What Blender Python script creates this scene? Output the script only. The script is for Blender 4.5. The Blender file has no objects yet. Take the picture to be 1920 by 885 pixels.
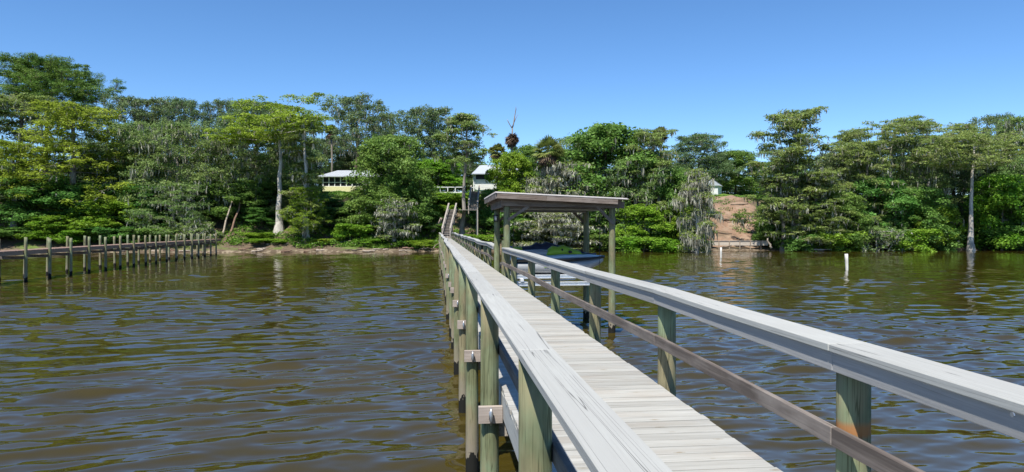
import bpy, bmesh, math, random
import numpy as np
from mathutils import Vector, Matrix

R = math.radians
S = bpy.context.scene
COL = S.collection

# ------------------------------------------------------------------ camera, sky, sun, exposure
EYE = 3.1
F = 1330.0
YAW = math.atan(143 / F)
SN, CS = math.sin(YAW), math.cos(YAW)
cam_d = bpy.data.cameras.new('camera')
cam = bpy.data.objects.new('camera', cam_d)
COL.objects.link(cam)
cam.location = (0, 0, EYE)
cam.rotation_euler = (R(90) - math.atan(15.5 / F), 0, -YAW)
cam_d.sensor_width = 36
cam_d.lens = F / 1920 * 36
cam_d.clip_start = 0.05
cam_d.clip_end = 3000
S.camera = cam

SUN = Vector((-0.30, -0.54, 1.0)).normalized()     # towards the sun
w = bpy.data.worlds.new('World')
S.world = w
w.use_nodes = True
wn = w.node_tree
bg = wn.nodes['Background']
sky = wn.nodes.new('ShaderNodeTexSky')
sky.sky_type = 'NISHITA'
sky.sun_disc = False
sky.sun_elevation = math.asin(SUN.z)
sky.sun_rotation = math.atan2(SUN.x, SUN.y)
sky.altitude = 2700
sky.air_density = 1.0
sky.dust_density = 0.1
sky.ozone_density = 4.0
hs_ = wn.nodes.new('ShaderNodeHueSaturation')
hs_.inputs['Saturation'].default_value = 1.15
wn.links.new(sky.outputs[0], hs_.inputs['Color'])
wn.links.new(hs_.outputs[0], bg.inputs[0])
bg.inputs[1].default_value = 0.122
sl = bpy.data.lights.new('sun', 'SUN')
sl.energy = 4.8
sl.angle = R(0.53)
sl.color = (1.0, 0.95, 0.87)
so = bpy.data.objects.new('sun', sl)
COL.objects.link(so)
so.rotation_euler = SUN.to_track_quat('Z', 'Y').to_euler()
S.view_settings.view_transform = 'Standard'
S.view_settings.look = 'None'
S.view_settings.exposure = 0.62
S.view_settings.gamma = 1.0
S.render.engine = 'CYCLES'
S.cycles.max_bounces = 6
S.cycles.transparent_max_bounces = 8

# ------------------------------------------------------------------ helpers
def px(u, z):
    """world X, Y of a picture column at a camera depth"""
    xc = (u - 960) / F * z
    return xc * CS + z * SN, -xc * SN + z * CS

def pz(v, z):
    return EYE + (427 - v) / F * z

def tag(o, label=None, cat=None, group=None, kind=None):
    if label: o['label'] = label
    if cat: o['category'] = cat
    if group: o['group'] = group
    if kind: o['kind'] = kind
    return o

def empty(name, loc=(0, 0, 0), rz=0):
    o = bpy.data.objects.new(name, None)
    o.empty_display_size = 0.3
    o.location = loc
    o.rotation_euler = (0, 0, rz)
    COL.objects.link(o)
    return o

def link(name, me, mat=None, parent=None, smooth=False):
    o = bpy.data.objects.new(name, me)
    if mat and not me.materials: me.materials.append(mat)
    if smooth: me.polygons.foreach_set('use_smooth', [True] * len(me.polygons))
    COL.objects.link(o)
    if parent: o.parent = parent
    return o

def copy_tree(o, parent=None):
    c = o.copy()
    COL.objects.link(c)
    if parent: c.parent = parent
    for ch in list(o.children): copy_tree(ch, c)
    return c

def np_mesh(name, V, faces_list):
    """V (n,3); faces_list: list of int arrays (m,k)"""
    me = bpy.data.meshes.new(name)
    V = np.asarray(V, dtype=np.float32)
    me.vertices.add(len(V)); me.vertices.foreach_set('co', V.ravel())
    loops = np.concatenate([np.asarray(f, dtype=np.int32).ravel() for f in faces_list])
    tot = np.concatenate([np.full(len(f), np.asarray(f).shape[1], dtype=np.int32) for f in faces_list])
    st = np.concatenate([[0], np.cumsum(tot)[:-1]]).astype(np.int32)
    me.loops.add(len(loops)); me.loops.foreach_set('vertex_index', loops)
    me.polygons.add(len(tot)); me.polygons.foreach_set('loop_start', st); me.polygons.foreach_set('loop_total', tot)
    me.update(calc_edges=True)
    me.validate()
    return me

class MB:
    """collects simple solids and links them as one mesh object"""
    def __init__(s): s.bm = bmesh.new()
    def box(s, c, d, rz=0, ry=0, rx=0):
        m = Matrix.Translation(c) @ Matrix.Rotation(rz, 4, 'Z') @ Matrix.Rotation(ry, 4, 'Y') @ Matrix.Rotation(rx, 4, 'X') @ Matrix.Diagonal((d[0], d[1], d[2], 1))
        bmesh.ops.create_cube(s.bm, size=1, matrix=m); return s
    def bar(s, a, b, wd, ht, up=(0, 0, 1)):
        """rectangular bar from a to b, wd across, ht along up"""
        a, b = Vector(a), Vector(b); t = (b - a).normalized(); upv = Vector(up)
        x = t.cross(upv).normalized(); z = x.cross(t).normalized()
        vs = []
        for p in (a, b):
            for sx, sz in ((-1, -1), (1, -1), (1, 1), (-1, 1)):
                vs.append(s.bm.verts.new(p + x * sx * wd / 2 + z * sz * ht / 2))
        for f in ((0, 1, 2, 3), (7, 6, 5, 4), (0, 4, 5, 1), (1, 5, 6, 2), (2, 6, 7, 3), (3, 7, 4, 0)):
            s.bm.faces.new([vs[i] for i in f])
        return s
    def tube(s, pts, rad, n=10, cap=True):
        pts = [Vector(p) for p in pts]
        if not hasattr(rad, '__len__'): rad = [rad] * len(pts)
        rings = []
        for i, p in enumerate(pts):
            t = (pts[min(i + 1, len(pts) - 1)] - pts[max(i - 1, 0)]).normalized()
            x = t.cross(Vector((0.31, 0.93, 0.11)) if abs(t.y) < .9 else Vector((1, 0, 0))).normalized(); y = t.cross(x)
            rings.append([s.bm.verts.new(p + (x * math.cos(k * 2 * math.pi / n) + y * math.sin(k * 2 * math.pi / n)) * rad[i]) for k in range(n)])
        for a, b in zip(rings, rings[1:]):
            for k in range(n): s.bm.faces.new((a[k], a[(k + 1) % n], b[(k + 1) % n], b[k]))
        if cap:
            s.bm.faces.new(rings[0][::-1]); s.bm.faces.new(rings[-1])
        return s
    def poly(s, pts):
        s.bm.faces.new([s.bm.verts.new(p) for p in pts]); return s
    def build(s, name, mat, parent=None, smooth=False, bevel=0):
        if bevel:
            bmesh.ops.bevel(s.bm, geom=list(s.bm.edges), offset=bevel, segments=1, affect='EDGES')
        bmesh.ops.recalc_face_normals(s.bm, faces=s.bm.faces)
        me = bpy.data.meshes.new(name); s.bm.to_mesh(me); s.bm.free()
        return link(name, me, mat, parent, smooth)

# ------------------------------------------------------------------ materials
class NT:
    def __init__(s, name):
        s.m = bpy.data.materials.new(name); s.m.use_nodes = True; s.t = s.m.node_tree
        s.b = s.t.nodes['Principled BSDF']; s.out = s.t.nodes['Material Output']
    def n(s, typ, **kw):
        nd = s.t.nodes.new('ShaderNode' + typ)
        for k, v in kw.items():
            if k.startswith('i_'):
                key = k[2:]
                nd.inputs[int(key) if key.isdigit() else key.replace('_', ' ')].default_value = v
            else: setattr(nd, k, v)
        return nd
    def l(s, a, b): s.t.links.new(a, b)
    def coords(s, scale=(1, 1, 1), rnd=True, world=False):
        if world: c = s.n('NewGeometry').outputs['Position']
        else: c = s.n('TexCoord').outputs['Object']
        if rnd and not world:
            oi = s.n('ObjectInfo'); mu = s.n('Math', operation='MULTIPLY', i_1=57.0); s.l(oi.outputs['Random'], mu.inputs[0])
            ad = s.n('VectorMath', operation='ADD'); s.l(c, ad.inputs[0]); s.l(mu.outputs[0], ad.inputs[1]); c = ad.outputs[0]
        mp = s.n('Mapping'); mp.inputs['Scale'].default_value = scale; s.l(c, mp.inputs[0])
        return mp.outputs[0]
    def noise(s, vec, scale, detail=4, rough=.55, dist=0):
        nd = s.n('TexNoise', i_Scale=scale, i_Detail=detail, i_Roughness=rough, i_Distortion=dist); s.l(vec, nd.inputs['Vector']); return nd.outputs['Fac']
    def ramp(s, fac, stops, interp='LINEAR'):
        nd = s.n('ValToRGB'); cr = nd.color_ramp; cr.interpolation = interp
        while len(cr.elements) < len(stops): cr.elements.new(.5)
        for e, (p, c) in zip(cr.elements, stops):
            e.position = p; e.color = (*c, 1) if hasattr(c, '__len__') else (c, c, c, 1)
        s.l(fac, nd.inputs[0]); return nd.outputs[0]
    def mix(s, fac, a, b, mode='MIX'):
        nd = s.n('Mix', data_type='RGBA', blend_type=mode)
        for sock, val in ((nd.inputs[0], fac), (nd.inputs[6], a), (nd.inputs[7], b)):
            if hasattr(val, 'is_output'): s.l(val, sock)
            elif hasattr(val, '__len__'): sock.default_value = (*val, 1)
            else: sock.default_value = val
        return nd.outputs[2]
    def bump(s, h, strength, dist=.01):
        nd = s.n('Bump', i_Strength=strength, i_Distance=dist); s.l(h, nd.inputs['Height']); s.l(nd.outputs[0], s.b.inputs['Normal'])
    def fin(s, col, rough=.7, spec=.3, metal=0):
        if hasattr(col, 'is_output'): s.l(col, s.b.inputs['Base Color'])
        else: s.b.inputs['Base Color'].default_value = (*col, 1)
        s.b.inputs['Roughness'].default_value = rough
        s.b.inputs['Specular IOR Level'].default_value = spec
        s.b.inputs['Metallic'].default_value = metal
        return s.m

def mat_plain(name, col, rough=.6, spec=.3, metal=0, var=.12, scale=6):
    t = NT(name); f = t.noise(t.coords(), scale)
    c = t.mix(t.ramp(f, [(.3, 0), (.7, 1)]), tuple(x * (1 - var) for x in col), tuple(min(1, x * (1 + var)) for x in col))
    return t.fin(c, rough, spec, metal)

def mat_wood(name, light, dark, axis, worn=None, crack=.5, islands=.12, rough=.75, gs=1.0, knots=.75, mid=.85):
    """weathered board: grain runs along the axis; each board has its own tone"""
    t = NT(name)
    st = {'x': (1, 26, 26), 'y': (26, 1, 26), 'z': (26, 26, 1)}[axis]
    st = tuple(q * gs for q in st)
    geo = t.n('NewGeometry'); oi = t.n('ObjectInfo')
    tc = t.n('TexCoord').outputs['Object']
    sh = t.n('Math', operation='MULTIPLY', i_1=31.0); t.l(geo.outputs['Random Per Island'], sh.inputs[0])
    sh2 = t.n('Math', operation='MULTIPLY_ADD', i_1=17.0); t.l(oi.outputs['Random'], sh2.inputs[0]); t.l(sh.outputs[0], sh2.inputs[2])
    ad = t.n('VectorMath', operation='ADD'); t.l(tc, ad.inputs[0]); t.l(sh2.outputs[0], ad.inputs[1])
    mp = t.n('Mapping'); mp.inputs['Scale'].default_value = st; t.l(ad.outputs[0], mp.inputs[0]); g = mp.outputs[0]
    fine = t.noise(g, 2.2, 6, .65, .25)
    midn = t.noise(g, .55, 4, .6, .6)
    mp2 = t.n('Mapping'); mp2.inputs['Scale'].default_value = tuple(1.2 if q == gs else 3 for q in st); t.l(ad.outputs[0], mp2.inputs[0])
    blot = t.noise(mp2.outputs[0], .9, 5, .6)
    c = t.mix(t.ramp(fine, [(.32, 0), (.62, 1)]), dark, light)
    c = t.mix(t.ramp(midn, [(.36, mid), (.5, 0)]), c, dark)
    if worn: c = t.mix(t.ramp(blot, [(.48, 0), (.66, .75)]), c, worn)
    # thin cracks along the grain
    mp3 = t.n('Mapping'); mp3.inputs['Scale'].default_value = tuple(.16 if q == gs else 15 for q in st); t.l(ad.outputs[0], mp3.inputs[0])
    ck = t.noise(mp3.outputs[0], 1.3, 2, .5, .1)
    line = t.ramp(ck, [(.493, 0), (.5, 1), (.507, 0)])
    gate = t.ramp(blot, [(.42, 0), (.55, crack)])
    lm = t.n('Math', operation='MULTIPLY'); t.l(line, lm.inputs[0]); t.l(gate, lm.inputs[1])
    c = t.mix(lm.outputs[0], c, tuple(x * .28 for x in dark))
    # knots
    vo = t.n('TexVoronoi', i_Scale=1.0); mp4 = t.n('Mapping'); mp4.inputs['Scale'].default_value = tuple(2.6 if q == gs else 5.5 for q in st); t.l(ad.outputs[0], mp4.inputs[0]); t.l(mp4.outputs[0], vo.inputs['Vector'])
    kn = t.ramp(vo.outputs['Distance'], [(.04, knots), (.07, knots * .2), (.09, knots * .5), (.11, 0)])
    c = t.mix(kn, c, tuple(x * y for x, y in zip(dark, (.75, .62, .45))))
    hv = t.n('HueSaturation'); rm = t.n('MapRange', i_3=1 - islands, i_4=1 + islands); t.l(geo.outputs['Random Per Island'], rm.inputs[0]); t.l(rm.outputs[0], hv.inputs['Value']); t.l(c, hv.inputs['Color'])
    t.bump(fine, .35, .004)
    return t.fin(hv.outputs[0], rough, .25)

def mat_post(name, rust=None):
    """round treated pile: green streaks, dark wet foot, pale tide zone"""
    t = NT(name)
    g = t.coords((14, 14, .8)); f = t.noise(g, 1.4, 5, .6, .3)
    pch = t.noise(t.coords((1.2, 1.2, .7)), 1.6, 4, .6)
    pch2 = t.noise(t.coords((2.2, 2.2, 1.1)), 1.3, 4, .6)
    c = t.mix(t.ramp(f, [(.3, 0), (.65, 1)]), (.075, .08, .04), (.22, .235, .125))
    c = t.mix(t.ramp(pch, [(.45, 0), (.62, .8)]), c, (.22, .275, .165))
    c = t.mix(t.ramp(pch2, [(.45, 0), (.62, .85)]), c, (.235, .195, .115))
    g2 = t.coords((40, 40, 1.1)); ck = t.noise(g2, 1, 2)
    c = t.mix(t.ramp(ck, [(.47, 0), (.5, .7), (.53, 0)]), c, (.04, .045, .02))
    pos = t.n('NewGeometry').outputs['Position']; sp = t.n('SeparateXYZ'); t.l(pos, sp.inputs[0])
    jig = t.noise(t.coords((6, 6, 3)), 2, 3); zz = t.n('Math', operation='MULTIPLY_ADD', i_1=-.5); t.l(jig, zz.inputs[0]); t.l(sp.outputs[2], zz.inputs[2])
    c = t.mix(t.ramp(zz.outputs[0], [(.05, 1), (.5, 0)]), c, (.22, .19, .14))
    c = t.mix(t.ramp(zz.outputs[0], [(-.07, 1), (-.02, 0)]), c, (.012, .012, .01))
    if rust:
        z2 = t.n('Math', operation='MULTIPLY_ADD', i_1=.05); t.l(jig, z2.inputs[0]); t.l(sp.outputs[2], z2.inputs[2])
        mr = t.n('MapRange', i_1=rust - .06, i_2=rust + .14); t.l(z2.outputs[0], mr.inputs[0])
        c = t.mix(t.ramp(mr.outputs[0], [(.28, 0), (.4, .85), (.55, .8), (.7, 0)]), c, (.36, .15, .05))
    t.bump(f, .4, .008)
    return t.fin(c, .8, .2)

def mat_leaf(name, a, b, tr=.35, hue=.02, rough=.5, dry=None):
    t = NT(name)
    geo = t.n('NewGeometry'); oi = t.n('ObjectInfo')
    cl = t.noise(t.coords((.45, .45, .6)), 1.0, 3)
    c = t.mix(t.ramp(cl, [(.35, 0), (.65, 1)]), a, b)
    if dry:
        d = t.noise(t.coords((.3, .3, .3)), 1.7, 3)
        c = t.mix(t.ramp(d, [(.58, 0), (.68, .8)]), c, dry)
    hs = t.n('HueSaturation')
    h = t.n('MapRange', i_3=.5 - hue, i_4=.5 + hue); t.l(oi.outputs['Random'], h.inputs[0]); t.l(h.outputs[0], hs.inputs['Hue'])
    v = t.n('MapRange', i_3=.55, i_4=1.4); t.l(geo.outputs['Random Per Island'], v.inputs[0]); t.l(v.outputs[0], hs.inputs['Value'])
    t.l(c, hs.inputs['Color'])
    t.fin(hs.outputs[0], rough, .25)
    tl = t.n('BsdfTranslucent'); t.l(hs.outputs[0], tl.inputs[0])
    mx = t.n('MixShader', i_0=tr); t.l(t.b.outputs[0], mx.inputs[1]); t.l(tl.outputs[0], mx.inputs[2]); t.l(mx.outputs[0], t.out.inputs[0])
    return t.m

def mat_bark(name, a, b):
    t = NT(name); f = t.noise(t.coords((5, 5, .7)), 1.5, 5, .65); p = t.noise(t.coords((.6, .6, .5)), 1.2, 3)
    c = t.mix(t.ramp(f, [(.3, 0), (.65, 1)]), a, b); c = t.mix(t.ramp(p, [(.5, 0), (.65, .6)]), c, tuple(x * .6 for x in a))
    t.bump(f, .6, .05)
    return t.fin(c, .85, .15)

M = {}
M['deck'] = mat_wood('deck boards', (.41, .405, .37), (.31, .305, .275), 'x', worn=(.33, .30, .255), crack=.7, islands=.13)
M['cap'] = mat_wood('cap boards', (.405, .41, .38), (.34, .34, .315), 'y', mid=.35, worn=(.36, .36, .335), crack=1.0, islands=.06, knots=.15)
M['fascia'] = mat_wood('rail fascia boards', (.33, .33, .325), (.27, .27, .265), 'y', crack=.35, islands=.05)
M['brown'] = mat_wood('weathered brown boards', (.178, .15, .13), (.08, .065, .056), 'y', worn=(.25, .22, .195), crack=.9, islands=.1)
M['brownx'] = mat_wood('weathered brown beams', (.215, .17, .135), (.10, .075, .06), 'x', worn=(.26, .22, .19), crack=.9, islands=.1)
M['greyz'] = mat_wood('weathered grey boards', (.40, .36, .31), (.22, .19, .16), 'y', crack=.6, islands=.12)
M['block'] = mat_wood('cleat blocks', (.40, .345, .30), (.27, .225, .19), 'x', crack=.5)
M['white'] = mat_plain('white paint', (.66, .67, .65), .5)
M['post'] = mat_post('treated piles')
M['galv'] = mat_plain('galvanised steel', (.45, .46, .47), .35, .5, .8)
M['alu'] = mat_plain('aluminium beam', (.72, .74, .75), .4, .5, .2, .06)
M['dark'] = mat_plain('black rubber', (.02, .02, .022), .5)
M['roofmetal'] = mat_plain('pale metal roof', (.40, .43, .46), .45, .4, 0, .06, 2)
M['yellow'] = mat_plain('cream yellow wall', (.62, .58, .33), .7)
M['screen'] = mat_plain('dark insect screen', (.018, .019, .021), .5, .3)
M['cover'] = mat_plain('navy cover cloth', (.018, .024, .05), .6, .3)
M['lime'] = mat_plain('lime green cover panel', (.26, .40, .035), .55, .3)
M['hullgrey'] = mat_plain('grey gelcoat', (.28, .29, .30), .3, .5, 0, .06)
M['shell'] = mat_plain('pale blue gelcoat', (.36, .46, .54), .25, .5, 0, .05)
M['bone'] = mat_bark('pale trunk bark', (.33, .30, .26), (.55, .52, .46))
M['bark'] = mat_bark('grey trunk bark', (.15, .13, .105), (.30, .27, .23))
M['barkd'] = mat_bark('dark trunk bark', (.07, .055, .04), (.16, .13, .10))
M['red'] = mat_bark('dead reddish wood', (.12, .07, .048), (.26, .17, .125))
M['drift'] = mat_bark('driftwood', (.20, .15, .11), (.42, .36, .29))
M['cyp'] = mat_leaf('cypress sprays', (0.181, 0.260, 0.062), (0.294, 0.373, 0.102), .45, .012, dry=(0.316, 0.294, 0.169))
M['cypy'] = mat_leaf('yellow cypress sprays', (.20, .30, .028), (.33, .43, .05), .45, .010)
M['oak'] = mat_leaf('oak leaves', (0.103, 0.168, 0.064), (0.193, 0.264, 0.103), .4, .015)
M['oakm'] = mat_leaf('mid green oak leaves', (0.129, 0.231, 0.064), (0.245, 0.348, 0.103), .42, .015)
M['bush'] = mat_leaf('bush leaves', (0.102, 0.220, 0.040), (0.203, 0.350, 0.073), .45, .02)
M['bushb'] = mat_leaf('bright leaves', (0.146, 0.293, 0.020), (0.268, 0.415, 0.043), .45, .02)
M['pine'] = mat_leaf('pine needles', (0.082, 0.165, 0.025), (0.165, 0.249, 0.038), .25, .01)
M['vine'] = mat_leaf('ground cover leaves', (.07, .17, .015), (.14, .26, .03), .35, .02, dry=(.20, .19, .06))
M['moss'] = mat_leaf('spanish moss', (0.308, 0.302, 0.234), (0.490, 0.479, 0.382), .35, .006, .8)
M['mossd'] = mat_leaf('darker spanish moss', (0.205, 0.205, 0.160), (0.331, 0.325, 0.262), .35, .006, .8)
M['palm'] = mat_leaf('palm fronds', (.17, .22, .05), (.29, .31, .09), .4, .01)
M['palmdry'] = mat_leaf('dead palm fronds', (.11, .072, .05), (.22, .155, .11), .2, .01, .8)

# ------------------------------------------------------------------ terrain
def shore(x):
    return 92 + .9 * np.sin(x * .13) + .6 * np.sin(x * .31 + 1) + .35 * np.sin(x * .83 + 2)

def ground(x, y):
    x = np.asarray(x, dtype=float); y = np.asarray(y, dtype=float)
    d = y - shore(x)
    bw = np.exp(-((x - 39) / 8) ** 2)
    d = np.where(d > 0, np.where(d < 5, d * (1 - .42 * (1 - d / 5) * (0 + bw)) + (1 - bw) * 1.5 * np.clip(d, 0, 1.0) * (1 - d / 5), d), d)
    xs = [-400, -6, -1, 0, 2.6, 4.2, 9, 15, 20, 25, 45, 120, 600]
    zs = [-3, -1.2, -.25, 0, .42, 1.1, 2.9, 5.8, 7.6, 8.6, 9.6, 10.5, 11]
    h = np.interp(d, xs, zs)
    bmp = .25 * np.sin(x * .7 + y * .4) * np.sin(x * .33 - y * .6) + .12 * np.sin(x * 1.9 + 1) * np.sin(y * 1.7)
    return h + bmp * np.clip((d - 4) / 5, 0, 1) + .05 * np.sin(x * 2.7) * np.clip(d / 2, 0, 1)

def gz(x, y): return float(ground(x, y))

xs = np.concatenate([np.arange(-900, -130, 70), np.arange(-130, 150, .9), np.arange(150, 1000, 70)])
ys = np.concatenate([np.arange(60, 88, 4), np.arange(88, 122, .5), np.arange(122, 190, 3), np.arange(190, 1500, 110)])
GX, GY = np.meshgrid(xs, ys)
GZ = ground(GX, GY)
nx, ny = len(xs), len(ys)
idx = np.arange(nx * ny).reshape(ny, nx)
quad = np.stack([idx[:-1, :-1], idx[:-1, 1:], idx[1:, 1:], idx[1:, :-1]], -1).reshape(-1, 4)
t = NT('bank soil')
pos = t.n('NewGeometry').outputs['Position']; sp = t.n('SeparateXYZ'); t.l(pos, sp.inputs[0])
n1 = t.noise(t.coords((1, 1, 1), world=True), .5, 5); n2 = t.noise(t.coords((1, 1, 1), world=True), 3.5, 5, .7)
litter = t.mix(t.ramp(n2, [(.3, 0), (.7, 1)]), (.07, .05, .032), (.19, .145, .10))
grass = t.mix(t.ramp(n2, [(.3, 0), (.7, 1)]), (.06, .12, .018), (.15, .23, .04))
c = t.mix(t.ramp(n1, [(.5, 0), (.62, .7)]), litter, grass)
top = t.n('MapRange', i_1=7.2, i_2=8.6); t.l(sp.outputs[2], top.inputs[0])
c = t.mix(top.outputs[0], c, grass)
zj = t.n('Math', operation='MULTIPLY_ADD', i_1=.35); t.l(n2, zj.inputs[0]); t.l(sp.outputs[2], zj.inputs[2])
sand = t.mix(t.ramp(n2, [(.35, 0), (.65, 1)]), (.15, .115, .08), (.35, .285, .20))
n4 = t.noise(t.coords((1, 1, 1), world=True), 1.3, 5, .7); sand = t.mix(t.ramp(n4, [(.42, 0), (.52, .9)]), sand, (.085, .062, .042))
c = t.mix(t.ramp(zj.outputs[0], [(.36, 1), (.56, 0)]), c, sand)
t.bump(n2, .7, .1)
me = np_mesh('ground', np.stack([GX, GY, GZ], -1).reshape(-1, 3), [quad])
tag(link('ground', me, t.fin(c, .9, .1), smooth=True), kind='structure')

# bare clay slope with its edges worn irregular
def slope_patch():
    vs, fs = [], []
    rows = 46; cols = 26
    rr = random.Random(4)
    el = [rr.uniform(-.5, .5) + .9 * math.sin(i * .55) for i in range(rows)]; er = [rr.uniform(-.5, .5) + .8 * math.sin(i * .42 + 2) for i in range(rows)]
    for i in range(rows):
        f = i / (rows - 1); z = 98 + 22 * f
        ul = 1318 + 32 * f; ur = 1436 - 20 * min(1, f * 1.6) - 8 * f
        for j in range(cols):
            g = j / (cols - 1); u = ul + (ur - ul) * g
            x, y = px(u, z)
            x += el[i] * (1 - g) ** 4 + er[i] * g ** 4
            vs.append((x, y, gz(x, y) + .07 + .32 * math.exp(-((f - .40 - .01 * math.sin(j)) / .022) ** 2) + .22 * math.exp(-((f - .72) / .02) ** 2) - (.12 if j in (0, cols - 1) or i == rows - 1 else 0)))
    for i in range(rows - 1):
        for j in range(cols - 1):
            a = i * cols + j; fs.append((a, a + 1, a + cols + 1, a + cols))
    return np_mesh('bare_slope', vs, [np.array(fs)])
t = NT('bare clay'); p = t.coords(world=True); n1 = t.noise(p, .7, 5, .65); n2 = t.noise(p, 5, 5, .7)
c = t.mix(t.ramp(n2, [(.3, 0), (.7, 1)]), (.19, .118, .08), (.33, .22, .15)); c = t.mix(t.ramp(n1, [(.46, 0), (.6, .8)]), c, (.33, .25, .18)); n5 = t.noise(p, .35, 6, .7); c = t.mix(t.ramp(n5, [(.52, 0), (.62, .75)]), c, (.13, .09, .055))
n3 = t.noise(t.coords((1, 3, 1), world=True), 1.1, 4); c = t.mix(t.ramp(n3, [(.6, 0), (.68, .6)]), c, (.10, .065, .04))
t.bump(n2, .9, .12)
tag(link('bare_slope', slope_patch(), t.fin(c, .95, .1), smooth=True), kind='structure')

# ------------------------------------------------------------------ water
rng = np.random.default_rng(11)
zr = [4.5]
while zr[-1] < 99: zr.append(zr[-1] + .022 * (zr[-1] / 7) ** 1.12)
zr = np.array(zr)
nc = 560
g = np.linspace(-1, 1, nc)
ZZ, GG = np.meshgrid(zr, g, indexing='ij')
XC = GG * (ZZ * .86 + 4)
WX = XC * CS + ZZ * SN; WY = -XC * SN + ZZ * CS
hgt = np.zeros_like(WX); 
cell = np.maximum(.022 * (ZZ / 7) ** 1.12, (ZZ * .86 + 4) * 2 / nc * .55)
# groups of wavelets: crests lie nearly across the view, a little up to the right
def lown(x, y, seed, sc):
    r = np.random.default_rng(seed); o = np.zeros_like(x)
    for k in range(7):
        a = r.uniform(0, 2 * np.pi); q = r.uniform(.5, 1.5) / sc; o += np.sin((x * np.cos(a) * .6 + y * np.sin(a) * 1.0) * q * 2 * np.pi + r.uniform(0, 6.3))
    return o / 2.0
patch = 1 + .28 * lown(WX, WY, 5, 9) + .22 * lown(WX, WY, 8, 24)
patch = np.clip(patch, .35, 1.7) * np.interp(WY, [8, 20, 60], [1.22, 1.1, .8])
lams = np.exp(np.concatenate([rng.uniform(np.log(.2), np.log(.5), 60), rng.uniform(np.log(.5), np.log(2.2), 70)]))
for lam in lams:
    ang = rng.normal(R(105), R(15))          # travel direction, measured from +X
    if rng.random() < .2: ang = rng.normal(R(75), R(45))
    k = 2 * np.pi / lam
    slope = .0125 * (.72 if lam < .5 else 1.22) * (lam / .8) ** .18 * (1 if lam < 1.3 else .75)
    att = np.clip((lam / cell - 2.2) / 2.5, 0, 1)
    hgt += att * slope / k * np.sin(k * (WX * np.cos(ang) + WY * np.sin(ang)) + rng.uniform(0, 6.3))
hgt *= patch
# sharpen the crests a little
hgt += .9 * np.sign(hgt) * 0 + 2.0 * np.clip(hgt, 0, None) ** 2
V = np.stack([WX, WY, hgt], -1)
nr = len(zr)
V = V.reshape(-1, 3); idx = np.arange(nr * nc).reshape(nr, nc)
faces = [np.stack([idx[:-1, :-1], idx[:-1, 1:], idx[1:, 1:], idx[1:, :-1]], -1).reshape(-1, 4)]
# calm outskirts, out to where nothing is seen
base = len(V); ex = []
ring = np.concatenate([idx[0, ::-1], idx[1:, 0], idx[-1, 1:], idx[-2:0:-1, -1]])
P = V[ring]; cc = np.array([0, 45.0, 0]); dirn = P - cc; dirn[:, 2] = 0
dirn /= np.linalg.norm(dirn, axis=1)[:, None]
outer = cc + dirn * 700; outer[:, 2] = 0
outer[:, 1] = np.minimum(outer[:, 1], 110)
V = np.vstack([V, outer]); nr_ = len(ring); a = ring; b = base + np.arange(nr_)
faces.append(np.stack([a, b, np.roll(b, -1), np.roll(a, -1)], -1))
me = np_mesh('river_water', V, faces)
t = NT('tannin water')
p1 = t.coords((1.0, 2.2, 1), world=True); f1 = t.noise(p1, 2.2, 3, .5)
murk = t.noise(t.coords((.05, .12, 1), world=True), 1.0, 3)
c = t.mix(t.ramp(murk, [(.35, 0), (.65, 1)]), (.036, .0275, .0042), (.051, .038, .0056))
t.bump(f1, .05, .05)
t.fin(c, .04, .5); t.b.inputs['IOR'].default_value = 1.52
wo = link('river_water', me, t.m, smooth=True)
tag(wo, kind='structure')

# ------------------------------------------------------------------ plants: shapes
def rand_dirs(r, n):
    d = r.normal(size=(n, 3)); return d / np.linalg.norm(d, axis=1)[:, None]

def leaf_quads(r, C, RAD, per, ln, wd, up=.5, out=.6, rnd=.6, droop=0.0, shell=.45):
    """rhombic leaf clumps round each centre C with radii RAD (n,3)"""
    n = len(C); N = n * per
    d = rand_dirs(r, N); rr = r.random(N) ** shell
    fl = (r.random(N) < .7) & (d[:, 2] < 0); d[fl, 2] *= -.8
    c = np.repeat(C, per, 0); rad = np.repeat(RAD, per, 0)
    p = c + d * rad * rr[:, None]
    nm = d * out + np.array([0, 0, up]) + r.normal(size=(N, 3)) * rnd
    nm /= np.linalg.norm(nm, axis=1)[:, None]
    tg = d * np.array([1, 1, .2]) + r.normal(size=(N, 3)) * .7; tg[:, 2] -= droop
    tg -= nm * (tg * nm).sum(1)[:, None]; tg /= np.linalg.norm(tg, axis=1)[:, None] + 1e-9
    b = np.cross(nm, tg)
    L = (ln * r.uniform(.6, 1.35, N))[:, None]; W_ = (wd * r.uniform(.6, 1.35, N))[:, None]
    V = np.stack([p - tg * L / 2, p + b * W_ / 2 - nm * W_ * .12, p + tg * L / 2, p - b * W_ / 2 - nm * W_ * .12], 1).reshape(-1, 3)
    Fc = np.arange(N * 4).reshape(N, 4)
    return V, Fc

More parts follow.
